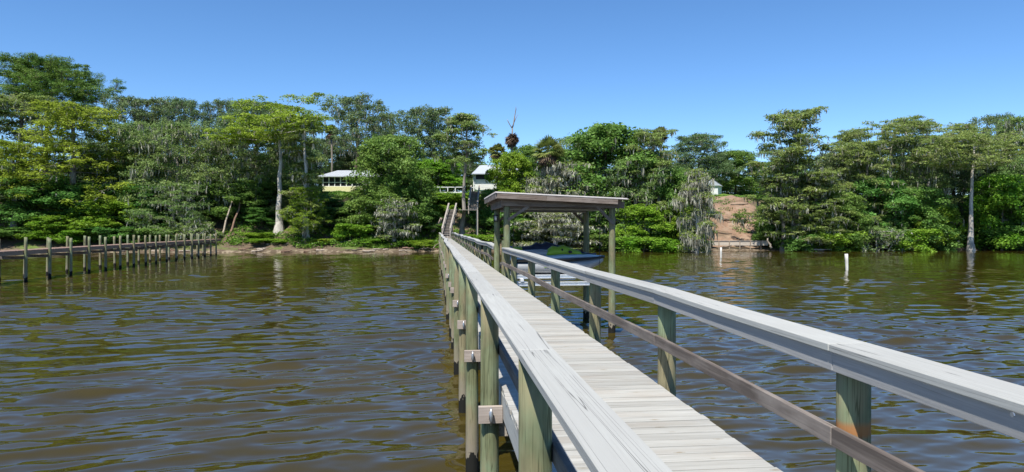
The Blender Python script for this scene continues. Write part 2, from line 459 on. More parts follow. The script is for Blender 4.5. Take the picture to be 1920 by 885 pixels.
def moss_strips(r, P, lmin, lmax, wd):
    lmax *= .72; wd *= .85
    """hanging tapered beards, each two crossed ribbons of three joints"""
    n = len(P); L = r.uniform(lmin, lmax, n) * r.uniform(.5, 1, n); segs = 4
    Vs = []; Fs = []; off = 0
    for q in range(2):
        a = r.uniform(0, np.pi, n); dx = np.stack([np.cos(a), np.sin(a), 0 * a], 1)
        pts = []
        sway = np.zeros((n, 3))
        for k in range(segs + 1):
            f = k / segs
            w_ = wd * (r.uniform(.6, 1.2, n)) * (1.0 - f) ** .7 * (.55 + .9 * min(1, f * 3)) + .012
            ctr = P + np.array([0, 0, -1.0]) * (L * f)[:, None] + sway
            sway = sway + r.normal(size=(n, 3)) * np.array([.06, .06, 0])
            pts.append(ctr - dx * w_[:, None] / 2); pts.append(ctr + dx * w_[:, None] / 2)
        V = np.stack(pts, 1).reshape(-1, 3); b0 = np.arange(n)[:, None] * (2 * (segs + 1))
        for k in range(segs):
            Fs.append(b0 + np.array([[2 * k, 2 * k + 1, 2 * k + 3, 2 * k + 2]]) + off)
        Vs.append(V); off += len(V)
    return np.vstack(Vs), np.vstack(Fs)

def skeleton(r, trunk, centers, r_tip, power=.42, kink=.12, sides=5, flare=1.0, trunk_r=None):
    """joins every clump centre to the growing tree and returns tapered tubes"""
    nodes = [np.array(p, float) for p in trunk]; par = [-1] + list(range(len(trunk) - 1))
    t0 = np.array(trunk[-1]); tr = np.array(trunk)
    order = np.argsort([np.min(np.linalg.norm(tr - c, axis=1)) for c in centers])
    for i in order:
        c = centers[i]; A = np.array(nodes)
        dd = np.linalg.norm(A - c, axis=1) + .7 * np.clip(A[:, 2] - c[2] + .2, 0, None)
        j = int(np.argmin(dd)); a = A[j]; ln = np.linalg.norm(c - a); k = max(1, int(ln / 1.3)); last = j
        for q in range(1, k + 1):
            f = q / k; p = a + (c - a) * f
            if q < k: p = p + r.normal(size=3) * kink * min(ln, 3) * .5 + np.array([0, 0, .06 * ln * math.sin(f * math.pi)])
            nodes.append(p); par.append(last); last = len(nodes) - 1
    n = len(nodes); cnt = np.zeros(n); ch = [0] * n
    for i in range(n):
        if par[i] >= 0: ch[par[i]] += 1
    for i in range(n - 1, -1, -1):
        if ch[i] == 0: cnt[i] += 1
        if par[i] >= 0: cnt[par[i]] += cnt[i]
    rad = r_tip * np.maximum(cnt, 1) ** power
    nt = len(trunk)
    if trunk_r is not None:
        for i in range(nt): rad[i] = max(rad[i] * .6, trunk_r[i])
    Vs, Fs, off = [], [], 0
    ang = np.arange(sides) * 2 * np.pi / sides
    for i in range(n):
        j = par[i]
        if j < 0: continue
        a, b = nodes[j], nodes[i]; t_ = b - a; L = np.linalg.norm(t_)
        if L < 1e-4: continue
        t_ /= L; x = np.cross(t_, [.3, .9, .2]); x /= np.linalg.norm(x); y = np.cross(t_, x)
        ra = rad[j] if (i < nt or j >= nt) else min(rad[j], rad[i] * 1.4); ra = min(ra, rad[i] * 1.6) if i >= nt else ra
        sd = sides if i >= nt else 10
        an = np.arange(sd) * 2 * np.pi / sd
        cs, sn = np.cos(an)[:, None], np.sin(an)[:, None]
        wob = 1 + (.16 * np.sin(an * 3 + i * .3) if i < nt and a[2] < 2.2 and flare > 1 else 0 * an)[:, None]
        Vs.append(a + (x * cs + y * sn) * ra * wob); Vs.append(b + (x * cs + y * sn) * rad[i])
        q = np.arange(sd); Fs.append(np.stack([off + q, off + (q + 1) % sd, off + sd + (q + 1) % sd, off + sd + q], 1)); off += 2 * sd
    return np.vstack(Vs), np.vstack(Fs), np.array(nodes)

def trunk_line(r, h, base_r, top_r, lean=.03, flare=1.0, n=9, wob=.12):
    pts, rad = [], []; x = y = 0.0
    for i in range(n):
        f = i / (n - 1)
        if i: x += r.normal() * wob * h / n * .5 + lean * h / n; y += r.normal() * wob * h / n * .5
        pts.append((x, y, -.4 + (h + .4) * f))
        rr = base_r + (top_r - base_r) * f ** .8
        if flare > 1: rr *= 1 + (flare - 1) * math.exp(-f * 11) * .8 + .25 * (flare - 1) * math.exp(-f * 3.5)
        rad.append(rr)
    return pts, rad

VAR = {}
def make_tree(key, seed, h, wd, bot, lobes, nclump, clump_r, per, leaf, leafmat, barkmat, moss=0, mosslen=(.6, 2), mossmat='moss', mosswd=.14,
              trunk_h=.8, base_r=.35, flat=1.0, flare=1.0, shape='dome', up=.5, droop=0.0, lean=.0, stems=1, r_tip=.022, hollow=.3, out=.6):
    """one kind of plant: trunk, crown and moss meshes, standing on z = 0"""
    r = np.random.default_rng(seed)
    # uneven crown: a few lobes, each a swarm of clumps
    L = []; lobes = int(lobes * 1.5); nclump = int(nclump * 1.2); per = int(per * 1.45); clump_r *= 1.12; leaf = (leaf[0] * .95, leaf[1] * .95); moss = int(moss * .8)
    for i in range(lobes):
        a = i * 2.39996 + r.uniform(-.4, .4); f = (i + .5) / lobes
        zf = bot + (1 - bot) * (f ** .9 if shape != 'flat' else .25 + .72 * r.random())
        if shape == 'dome': rad = math.sqrt(max(.05, 1 - ((zf - bot) / (1 - bot) - .25) ** 2 / .62)) if zf < .98 else .2
        elif shape == 'cone': rad = 1.05 - .85 * (zf - bot) / (1 - bot)
        elif shape in ('flat', 'bush'): rad = 1.0
        elif shape == 'layer': rad = (1.0 - .55 * ((zf - bot) / (1 - bot)) ** 1.5) * r.uniform(.65, 1.1)
        else: rad = 1.0
        q = math.sqrt(r.uniform(.06, .95))
        L.append((math.cos(a) * rad * wd / 2 * q, math.sin(a) * rad * wd / 2 * q, zf * h))
    L = np.array(L)
    lr = wd * (.185 if shape != 'layer' else .18) * r.uniform(.75, 1.3, lobes)
    which = r.integers(0, lobes, nclump)
    d = rand_dirs(r, nclump) * (r.random(nclump) ** hollow)[:, None]
    fz = {'flat': .40, 'layer': .36, 'dome': .68, 'cone': .6, 'bush': .75}[shape]
    C = L[which] + d * lr[which][:, None] * np.array([1.15, 1.15, fz])
    C[:, 2] = np.clip(C[:, 2], .25, h - clump_r * flat * .6)
    sz = clump_r * r.uniform(.6, 1.35, nclump)
    RAD = np.stack([sz, sz, sz * flat], 1)
    V, Fc = leaf_quads(r, C, RAD, per, leaf[0], leaf[1], up=up, droop=droop, out=out)
    ok = V[:, 2] > -.3
    crown = np_mesh(key + ' crown', V, [Fc])
    crown.materials.append(M[leafmat])
    Vs, Fs, off = [], [], 0; allnodes = []
    for s in range(stems):
        if stems == 1: tp, tr = trunk_line(r, h * trunk_h, base_r, base_r * .35, lean, flare); cs = C
        else:
            a = s * 2 * np.pi / stems + r.uniform(0, 1); tp, tr = trunk_line(r, h * trunk_h * r.uniform(.7, 1), base_r, base_r * .4, 0, 1)
            tp = [(p[0] + math.cos(a) * (.25 + .2 * wd * (k / 8)), p[1] + math.sin(a) * (.25 + .2 * wd * (k / 8)), p[2]) for k, p in enumerate(tp)]
            cs = C[s::stems]
        a_, b_, nd = skeleton(r, tp, cs, r_tip, flare=flare, trunk_r=tr)
        Vs.append(a_); Fs.append(b_ + off); off += len(a_); allnodes.append(nd[len(tp):])
    # merge quads only (all tubes are quads)
    trunk = np_mesh(key + ' trunk', np.vstack(Vs), [np.vstack(Fs)]); trunk.materials.append(M[barkmat])
    trunk.polygons.foreach_set('use_smooth', [True] * len(trunk.polygons))
    mm = None
    if moss:
        nd = np.vstack(allnodes + [C]); pk = r.integers(0, len(nd), moss)
        P = nd[pk] + r.normal(size=(moss, 3)) * np.array([.35, .35, .15]); P = P[P[:, 2] > h * .12 + .6]
        mv, mf = moss_strips(r, P, mosslen[0], mosslen[1], mosswd)
        mv[:, 2] = np.maximum(mv[:, 2], .05)
        mm = np_mesh(key + ' moss', mv, [mf]); mm.materials.append(M[mossmat])
    ext = (np.ptp(np.percentile(V[:, 0], (3, 97))) + np.ptp(np.percentile(V[:, 1], (3, 97)))) / 2 * 1.06
    VAR.setdefault(key.split('#')[0], []).append(dict(h=float(np.percentile(V[:, 2], 99.5)), w=float(ext), trunk=trunk, crown=crown, moss=mm))

for k in range(2):
    make_tree('cypress_flat#%d' % k, 20 + k, 21, 14, .60, 15, 230, .95, 62, (.34, .15), 'cypy' if k == 0 else 'cyp', 'bone', moss=260, mosslen=(.5, 1.6),
              trunk_h=.86, base_r=.33, flat=.42, flare=2.2, shape='flat', up=.9, droop=.15)
for k in range(3):
    make_tree('cypress_layer#%d' % k, 30 + k, 19, 10, .16, 20, 250, .85, 66, (.34, .14), ('cypy', 'cyp', 'cyp')[k], 'bark', moss=(250, 620, 800)[k], mosslen=(.6, 2.0), mossmat='moss',
              trunk_h=.93, base_r=.38, flat=(.75, .5, .5)[k], flare=2.0, shape=('dome', 'layer', 'layer')[k], up=.9, droop=.2)
make_tree('cypress_high#0', 45, 19, 8, .60, 16, 150, .8, 60, (.34, .14), 'cyp', 'bark', moss=420, mosslen=(.5, 1.6), trunk_h=.95, base_r=.3, flat=.5, flare=1.8, shape='layer', up=.8, droop=.2)
make_tree('cypress_thin#0', 41, 18, 5, .15, 12, 90, .7, 60, (.34, .14), 'cyp', 'bone', moss=160, trunk_h=.96, base_r=.26, flat=.5, flare=2.0, shape='layer', up=.8, droop=.2)
make_tree('oak#0', 51, 15, 14, .22, 20, 270, 1.0, 74, (.34, .17), 'oak', 'barkd', moss=520, mosslen=(.6, 2.2), mossmat='mossd', trunk_h=.6, base_r=.5, flat=.72, shape='dome')
make_tree('oak#1', 52, 15, 13, .15, 20, 260, 1.0, 74, (.34, .17), 'oakm', 'barkd', moss=700, mosslen=(.6, 2.6), mossmat='moss', trunk_h=.6, base_r=.5, flat=.7, shape='dome')
make_tree('oak_open#0', 53, 16, 13, .38, 16, 150, .95, 74, (.32, .16), 'oak', 'barkd', moss=520, mosslen=(.6, 2.2), mossmat='mossd', trunk_h=.75, base_r=.4, flat=.7, shape='dome')
make_tree('oak_moss#0', 54, 15, 13, .12, 20, 240, .95, 60, (.32, .16), 'oakm', 'bark', moss=1000, mosslen=(.8, 2.8), mossmat='moss', trunk_h=.65, base_r=.45, flat=.65, shape='dome')
make_tree('broad#0', 61, 12, 9, .08, 18, 230, .9, 80, (.36, .20), 'bush', 'barkd', moss=80, mossmat='mossd', trunk_h=.7, base_r=.25, flat=.95, shape='dome')
make_tree('broad#1', 62, 12, 9, .05, 18, 230, .9, 80, (.38, .20), 'bush', 'barkd', moss=160, mossmat='moss', trunk_h=.7, base_r=.25, flat=.95, shape='dome')
make_tree('bright#0', 63, 10, 8, .08, 16, 190, .8, 80, (.36, .20), 'bushb', 'bark', moss=40, trunk_h=.7, base_r=.2, flat=.95, shape='dome')
for k in range(3):
    make_tree('bush#%d' % k, 70 + k, 4.2, 5.2, .10, 12, 120, .62, 84, (.30, .16), ('bush', 'bushb', 'bush')[k], 'bark', trunk_h=.6, base_r=.08, flat=1.0, shape='bush', stems=3, r_tip=.014)
make_tree('low#0', 77, 2.6, 6.4, .10, 12, 120, .62, 84, (.30, .16), 'bushb', 'bark', trunk_h=.6, base_r=.08, flat=.9, shape='bush', stems=4, r_tip=.014)
make_tree('grey_bush#0', 74, 4.2, 5.2, .10, 12, 90, .6, 34, (.26, .12), 'oakm', 'bone', moss=420, mosslen=(.3, 1.2), mossmat='moss', trunk_h=.6, base_r=.07, flat=.75, shape='dome', stems=5, r_tip=.02)
make_tree('moss_tree#0', 80, 11, 8, .08, 16, 150, .8, 26, (.30, .13), 'cyp', 'bone', moss=2600, mosslen=(.5, 2.0), mossmat='moss', mosswd=.13, trunk_h=.85, base_r=.28, flat=.5, flare=1.8, shape='layer', up=.8, r_tip=.03)
make_tree('moss_tree#1', 81, 11, 7, .06, 16, 150, .75, 34, (.30, .13), 'cyp', 'bone', moss=2000, mosslen=(.5, 2.4), mossmat='moss', mosswd=.13, trunk_h=.9, base_r=.25, flat=.5, flare=2.0, shape='layer', up=.8, r_tip=.03)
make_tree('pine#0', 90, 22, 16, .58, 28, 520, .8, 120, (.42, .065), 'pine', 'barkd', trunk_h=.85, base_r=.38, flat=.75, shape='dome', up=.25, r_tip=.035, out=.2)

def place(kind, var, u, vtop, wpx, z, label, cat='tree', group=None, rz=0, vbot=None, name=None):
    vs = VAR[kind]; q = vs[var % len(vs)]
    x, y = px(u, z); zb = gz(x, y) - .05
    ht = pz(vtop, z) - zb; sx = wpx / F * z / q['w']; szz = max(.2, ht / q['h'])
    nm = name or {'tree': 'tree', 'bush': 'bush', 'shrub': 'shrub', 'cypress': 'cypress_tree', 'oak': 'oak_tree', 'pine': 'pine_tree'}.get(cat, 'tree')
    root = empty(nm, (x, y, zb), rz); root.scale = (sx, sx, szz)
    tag(root, label, cat, group)
    link('trunk' if cat not in ('bush', 'shrub') else 'stems', q['trunk'], None, root)
    link('crown', q['crown'], None, root)
    if q['moss']: tag(link('hanging_moss', q['moss'], None, root), kind='stuff')
    return root

exec_plants = []
CY, OK_, TR, BU = 'cypress', 'oak', 'tree', 'bush'
PL = [
 # kind, variant, u, top v, width px, depth, rotation, category, label
 # ---- left bank
 ('pine', 0, 88, 117, 185, 122, .3, 'pine', 'tall round crowned pine rising highest of all at the far left'),
 ('cypress_layer', 0, 135, 198, 190, 95, .5, CY, 'yellow green cypress below the tall pine, above the old dock'),
 ('cypress_layer', 1, 30, 180, 150, 99, 2.1, CY, 'olive green cypress at the left edge under the tall pine'),
 ('cypress_layer', 0, 25, 268, 130, 93, 1.2, CY, 'low yellow green cypress at the left edge by the old dock'),
 ('oak_open', 0, 232, 182, 110, 118, 0, OK_, 'dark ragged oak on the skyline just right of the tall pine'),
 ('oak', 0, 300, 189, 125, 121, 1, OK_, 'dark rounded oak on the skyline, second right of the tall pine'),
 ('oak_open', 0, 352, 188, 95, 116, 2.4, OK_, 'thin open oak with sky showing through, left of the flat crowned cypress'),
 ('oak_open', 0, 418, 190, 90, 119, 4, OK_, 'dark skyline oak hung with moss just left of the flat crowned cypress'),
 ('oak', 1, 255, 235, 150, 103, 2, OK_, 'broad oak with grey moss behind the middle of the old dock'),
 ('oak_moss', 0, 335, 232, 170, 100, .6, OK_, 'grey green oak thick with moss over the shore end of the old dock'),
 ('oak_moss', 0, 420, 265, 130, 102, 3.3, OK_, 'mossy grey oak crown overhanging the leaning dead trunks'),
 ('oak', 0, 190, 270, 130, 106, 4.1, OK_, 'dark oak in the shade behind the yellow green cypress'),
 ('broad', 0, 75, 330, 150, 95, 0, TR, 'leafy green tree low on the bank at the left edge'),
 ('broad', 1, 165, 345, 140, 96, 2, TR, 'leafy tree with broad leaves behind the dock posts under the yellow green cypress'),
 ('bright', 0, 205, 375, 110, 93, 1, TR, 'bright green leafy tree low behind the middle dock posts'),
 ('broad', 0, 265, 350, 130, 97, 3.5, TR, 'dark leafy tree on the bank behind the far half of the old dock'),
 ('oak_moss', 0, 325, 345, 130, 94, 5.0, TR, 'small tree draped with pale moss at the shore end of the old dock'),
 ('bright', 0, 110, 405, 100, 91.5, 4, TR, 'yellow green shrubby tree at the waterline behind the near dock posts'),
 ('broad', 1, 395, 340, 110, 100, 4.4, TR, 'shaded green tree on the bank above the leaning dead trunks'),
 # ---- behind and beside the flat crowned cypress
 ('cypress_flat', 0, 522, 192, 205, 97, 1.0, CY, 'tall cypress with wide flat yellow green crown, left of the screened porch house'),
 ('cypress_thin', 0, 574, 226, 72, 94.5, 0.4, CY, 'slender cypress with bare pale upper stem standing beside the flat crowned cypress'),
 ('oak', 0, 480, 195, 150, 112, 2.2, OK_, 'dark oak filling the space behind the flat crowned cypress'),
 ('oak', 1, 545, 235, 100, 108, 5, OK_, 'shaded oak behind the two pale cypress trunks'),
 ('broad', 0, 480, 340, 120, 104, 1.5, TR, 'dark leafy tree in shade left of the pale cypress trunk'),
 ('broad', 1, 575, 350, 75, 103, 2.5, TR, 'small leafy tree on the slope below the screened porch house'),
 # ---- round the porch house

 ('broad', 0, 455, 345, 110, 101, 5.5, TR, 'shaded green tree right behind the reddish leaning trunk'),
 ('oak', 1, 520, 330, 110, 107, 4.4, TR, 'dark leafy tree on the slope straight behind the thick pale trunk'),
 ('broad', 1, 615, 375, 80, 103, 4.1, TR, 'dark shrubby tree on the slope just below the lawn of the porch house'),
 ('broad', 0, 645, 400, 80, 99, 2.0, TR, 'low green tree above the dark stump'),
 ('oak', 0, 560, 395, 90, 101, 0.5, TR, 'shaded low tree behind the foot of the slender cypress'),
 ('broad', 0, 490, 405, 80, 99, 3.2, TR, 'low shaded tree between the leaning trunks and the pale trunk'),
 ('cypress_layer', 0, 572, 352, 70, 93.5, 2.0, CY, 'small feathery young cypress in front of the two pale trunks'),
 ('broad', 0, 792, 368, 64, 108, 2.0, TR, 'dark tree under the left end of the white railing'),
 ('broad', 1, 790, 395, 80, 100, 5.0, TR, 'shaded low tree on the slope left of the lower stair flight'),
 ('broad', 0, 715, 400, 80, 98, 1.0, TR, 'dark low tree behind the small grey branched tree'),
 ('oak_open', 0, 665, 184, 160, 141, 0.9, OK_, 'big moss hung oak rising behind the screened porch house'),
 ('oak_open', 0, 725, 215, 80, 138, 3.8, OK_, 'smaller oak with a leaning crown right of the big porch house oak'),
 ('oak', 0, 612, 262, 110, 150, 1.7, OK_, 'dark oak in the gap between the flat crowned cypress and the porch house oak'),
 ('oak', 0, 690, 285, 130, 152, 5.2, OK_, 'low dark oak directly behind the roof of the screened porch house'),
 ('broad', 0, 733, 258, 135, 99, 0.3, TR, 'big dense rounded green tree between the porch house and the staircase'),
 ('broad', 1, 705, 345, 95, 97, 2.6, TR, 'dense green tree covering the right end of the screened porch house'),
 ('broad', 0, 758, 330, 100, 98, 4.2, TR, 'dark leafy tree under the right side of the big rounded green tree'),
 ('moss_tree', 1, 738, 372, 75, 93.8, 1.9, TR, 'small grey branched tree with moss at the waterline left of the walkway'),
 ('oak', 0, 797, 206, 118, 124, 0.2, OK_, 'dark dense oak on the skyline left of the staircase'),
 ('bright', 0, 822, 300, 90, 117, 2.2, TR, 'fresh green tree behind the white railing'),
 ('broad', 0, 775, 300, 90, 119, 4.0, TR, 'dark green tree behind the left end of the white railing'),
 ('cypress_high', 0, 868, 216, 92, 97.5, 2.0, CY, 'grey green mossy cypress standing right beside the wooden staircase'),
 # ---- behind the boathouse
 ('bright', 0, 957, 288, 76, 104, 1.0, TR, 'yellow green tree under the dead snag behind the boathouse'),
 ('broad', 0, 988, 275, 80, 112, 2.0, TR, 'dark green tree right of the dead snag'),
 ('broad', 1, 918, 356, 46, 103, 4.0, TR, 'small leafy tree beside the upper stair flight and the white house'),
 ('oak', 0, 985, 325, 110, 106, 3.0, TR, 'shaded green tree behind the boathouse roof'),
 ('moss_tree', 0, 1052, 305, 110, 97, 1.0, TR, 'grey moss laden tree under the cabbage palm'),
 ('moss_tree', 0, 1040, 395, 115, 93, 2.7, TR, 'pale moss covered tree bending over the water behind the personal watercraft'),
 ('broad', 1, 1135, 238, 185, 101, 0.5, OK_, 'broad green oak with long moss curtains right of the cabbage palm'),
 ('oak', 1, 1085, 258, 110, 106, 4.0, OK_, 'green oak crown just right of the cabbage palm'),
 ('cypress_layer', 2, 1222, 242, 105, 98, 1.4, CY, 'pale olive cypress with tan moss right of the broad green oak'),
 ('oak_moss', 0, 1190, 300, 130, 97, 2.9, TR, 'moss curtained tree over the shore behind the right boathouse pile'),
 ('bright', 0, 1200, 385, 100, 94.5, 0.2, TR, 'bright green tree at the waterline right of the boathouse'),
 ('broad', 0, 1265, 318, 100, 97, 1.0, TR, 'leafy green tree left of the moss grey cypress by the dirt slope'),
 ('broad', 1, 990, 385, 110, 97, 1.0, TR, 'shaded leafy tree seen under the left half of the boathouse roof'),
 ('broad', 0, 1110, 370, 110, 99, 3.2, TR, 'dark leafy tree seen under the right half of the boathouse roof'),
 ('moss_tree', 1, 1305, 318, 66, 88.5, 0.8, CY, 'grey moss draped cypress standing in the water left of the dirt slope'),
 ('bright', 0, 1272, 385, 70, 95, 3.0, TR, 'small bright green tree beside the moss draped cypress in the water'),
 # ---- above the dirt slope
 ('oak', 0, 1308, 254, 110, 134, 2.0, OK_, 'dark rounded oak on the skyline left of the dirt slope'),
 ('broad', 0, 1378, 284, 95, 138, 0.6, TR, 'vine covered green tree on the skyline straight above the dirt slope'),
 ('oak', 1, 1340, 300, 90, 146, 3.9, OK_, 'shaded oak behind the white gabled shed'),
 # ---- right bank
 ('cypress_layer', 2, 1490, 205, 142, 97, 0.7, CY, 'tall layered mossy cypress right of the dirt slope'),
 ('cypress_layer', 1, 1468, 285, 82, 96, 2.9, CY, 'shorter mossy cypress leaning over the right edge of the dirt slope'),
 ('cypress_layer', 2, 1535, 325, 100, 95, 4.4, CY, 'low olive cypress at the right foot of the tall layered cypress'),
 ('broad', 0, 1446, 378, 56, 98.5, 0.0, TR, 'dark green tree shading the right edge of the dirt slope'),
 ('oak', 0, 1575, 288, 120, 112, 1.0, OK_, 'dark oak low on the skyline between the two groups of cypresses'),
 ('cypress_flat', 1, 1665, 222, 160, 104, 2.0, CY, 'flat topped olive cypress right of the low dark oak'),
 ('cypress_layer', 1, 1618, 268, 95, 99, 1.0, CY, 'short layered cypress under the left side of the flat topped olive cypress'),
 ('oak_open', 0, 1600, 248, 70, 112, 3.0, OK_, 'ragged moss hung tree at the left end of the right skyline'),
 ('oak_moss', 0, 1700, 262, 130, 104, 1.6, OK_, 'shaded moss hung oak between the olive cypress and the white trunked cypress'),
 ('cypress_flat', 1, 1745, 226, 150, 107, 4.6, CY, 'second flat topped olive cypress, left of the white trunked cypress'),
 ('cypress_flat', 1, 1822, 240, 190, 95.5, 3.4, CY, 'white trunked cypress with wide flat crown at the far right'),
 ('oak_open', 0, 1862, 217, 100, 113, 0.4, OK_, 'grey wispy tree on the skyline behind the white trunked cypress'),
 ('oak_moss', 0, 1905, 222, 110, 109, 2.3, OK_, 'grey green mossy oak at the right edge of the skyline'),
 ('oak', 0, 1790, 275, 150, 110, 5.0, OK_, 'dark oak filling the shade behind the white trunk'),
 ('oak', 1, 1890, 290, 130, 107, 0.9, OK_, 'shaded oak at the right edge behind the bright leafy tree'),
 ('broad', 0, 1560, 360, 110, 96.5, 2.0, TR, 'dense green tree beside the low olive cypress at its right'),
 ('broad', 1, 1640, 335, 130, 99, 0.2, TR, 'broad leafy tree under the flat topped olive cypress'),
 ('broad', 0, 1715, 355, 130, 98, 3.1, TR, 'leafy tree in the middle of the right bank'),
 ('bright', 0, 1752, 385, 72, 97, 1.1, TR, 'small green tree just left of the white trunk'),
 ('bright', 0, 1880, 330, 110, 98, 2.0, TR, 'bright leafy tree right of the white trunk'),
 ('broad', 1, 1930, 355, 100, 98, 4.0, TR, 'leafy green tree at the right edge above the rocks'),
 ('broad', 0, 1845, 385, 60, 101, 5.0, TR, 'small dark tree in the shade behind the white trunk'),
 # ---- bushes along the water and on the slope
 ('bush', 0, 40, 425, 110, 91, 1, BU, 'green bush at the waterline behind the nearest dock posts'),
 ('bush', 1, 150, 432, 90, 91, 2, BU, 'yellow green bush at the waterline under the old dock, left'),
 ('bush', 2, 225, 425, 90, 92, 3, BU, 'green bush at the waterline behind the middle of the old dock'),
 ('bush', 0, 300, 428, 90, 92, 4, BU, 'green bush at the waterline near the shore end of the old dock'),
 ('grey_bush', 0, 365, 415, 80, 92, 5, BU, 'grey twiggy bush where the old dock meets the shore'),
 ('bush', 1, 485, 448, 50, 95, 0, BU, 'low green bush between the leaning dead trunks and pale cypress trunk'),
 ('low', 0, 500, 455, 70, 93.4, 1, BU, 'low spreading green bush at the waterline left of the thick pale cypress foot'),
 ('low', 0, 612, 452, 56, 93.6, 3, BU, 'low spreading green bush at the waterline left of the dark stump'),
 ('low', 0, 700, 452, 60, 93.6, 4, BU, 'low bright green bush at the waterline between the stump and the small grey tree'),
 ('low', 0, 780, 450, 64, 93.8, 5, BU, 'low bright green bush at the waterline just left of the walkway'),
 ('bush', 1, 668, 420, 66, 94.5, 1, BU, 'yellow green bush behind the dark stump at the waterline'),
 ('bush', 0, 625, 398, 70, 102, 2, BU, 'green bush halfway up the slope below the porch house'),
 ('bush', 2, 590, 425, 60, 98, 3, BU, 'shaded bush right of the slender cypress foot'),
 ('bush', 1, 840, 362, 80, 109, 4, BU, 'bright green vine covered mound under the white railing'),
 ('bush', 1, 815, 385, 70, 105, 5, BU, 'green vine mound left of the lower stair flight'),
 ('bush', 0, 905, 392, 60, 103, 0, BU, 'bright leafy bush right of the upper stair flight'),
 ('bush', 1, 895, 440, 60, 95, 1, BU, 'yellow green bush behind the far rail of the walkway'),
 ('low', 0, 1205, 444, 120, 92.5, 2, BU, 'long low bright green bush hanging over the water right of the boathouse'),
 ('bush', 0, 1150, 440, 80, 93.5, 3, BU, 'low green bush at the waterline behind the right boathouse pile'),
 ('bush', 2, 1440, 420, 44, 99.5, 4, BU, 'dark bush on the right edge of the dirt slope'),
 ('bush', 2, 1332, 398, 30, 108, 4, BU, 'small bush at the upper left edge of the dirt slope'),
 ('bush', 0, 1500, 440, 70, 95, 5, BU, 'green bush at the foot of the tall layered cypress'),
 ('bush', 1, 1560, 435, 90, 95, 0, BU, 'green bush at the waterline left of the grey twiggy bush'),
 ('grey_bush', 0, 1648, 425, 100, 95, 1, BU, 'big grey twiggy bush at the waterline of the right bank'),
 ('bush', 1, 1705, 430, 80, 95.5, 2, BU, 'yellow green bush right of the big grey twiggy bush'),
 ('bush', 0, 1742, 430, 66, 97, 3, BU, 'green bush left of the white trunk above the rocks'),
 ('bush', 2, 1880, 425, 90, 99, 4, BU, 'dark green bush above the rocks right of the white trunk'),
]
for kind, var, u, vt, wp, z, rz, cat, label in PL:
    place(kind, var, u, vt, wp, z, label, cat, rz=rz)

# the far row of oaks on the plateau, seen only through gaps
rr = random.Random(9)
for i in range(26):
    u = -60 + i * 82 + rr.uniform(-20, 20)
    if 1320 < u < 1440 or 900 < u < 1000: vt = 320
    else: vt = 300
    place('oak', i % 2, u, vt + rr.uniform(-10, 20), 150, 158 + rr.uniform(-6, 10), 'dark oak in the shaded far row glimpsed between the bank trees', OK_,
          group='far row of oaks behind the bank', rz=rr.uniform(0, 6))

# palms and the snag
def palm(u, vtop, z, wpx, label, dead=False, vcut=None):
    r = np.random.default_rng(int(u)); x, y = px(u, z); zb = gz(x, y) - .1
    root = tag(empty('palm_tree', (x, y, zb)), label, 'palm')
    hc = pz(vtop, z) - zb - (wpx / F * z) * .40; rad = wpx / F * z / 2 * (1.0 if not dead else .8)
    MB().tube([(0, 0, 0), (.1, .05, hc * .5), (0, 0, hc)], [.22, .19, .17], 10).build('trunk', M['bark'], root, True)
    for part, mat, n, lo, hi in ((('crown', M['palm'], 80, -.35, 1.45),) if not dead else ()) + (('dead_fronds', M['palmdry'], 44 if not dead else 90, -1.45, -.5 if not dead else .9),):
        Vs, Fs, off = [], [], 0
        for i in range(n):
            a = i * 2.4 + r.uniform(0, .5); el = r.uniform(lo, hi); L = rad * (r.uniform(.4, .7) if not dead else r.uniform(.25, .5))
            d = np.array([math.cos(a) * math.cos(el), math.sin(a) * math.cos(el), math.sin(el)])
            tip = np.array([0, 0, hc]) + d * L; side = np.cross(d, [0, 0, 1.0]); side /= np.linalg.norm(side) + 1e-6; upv = np.cross(side, d)
            # petiole
            Vs.append(np.array([[0, 0, hc] + side * .025, [0, 0, hc] - side * .025, tip - side * .02, tip + side * .02])); Fs.append(np.array([[0, 1, 2, 3]]) + off); off += 4
            for k in range(11):
                b = (k - 5) / 5 * 1.5; ld = d * math.cos(b) + side * math.sin(b) - np.array([0, 0, .35 if not dead else .9]) * abs(math.sin(b * .7)); ln = rad * .55 * (1 - .25 * abs(b) / 1.5)
                w2 = np.cross(ld, upv) * (.075 if not dead else .06) + upv * .02
                e = tip + ld * ln - np.array([0, 0, ln * .18]); m_ = tip + ld * ln * .55
                Vs.append(np.array([tip, m_ + w2, e, m_ - w2])); Fs.append(np.array([[0, 1, 2, 3]]) + off); off += 4
        me = np_mesh(part, np.vstack(Vs), [np.vstack(Fs)]); link(part, me, mat, root)
palm(1028, 260, 95.8, 62, 'shaggy cabbage palm with drooping tan fronds behind the boathouse')
palm(959, 243, 107, 42, 'dead palm with brown collapsed fronds in front of the bare snag', dead=True)
palm(932, 272, 108, 34, 'small palm half hidden left of the dead snag')
palm(622, 236, 137, 26, 'small palm between the flat crowned cypress and the porch house oak')
palm(1238, 240, 112, 30, 'small palm behind the pale olive cypress')

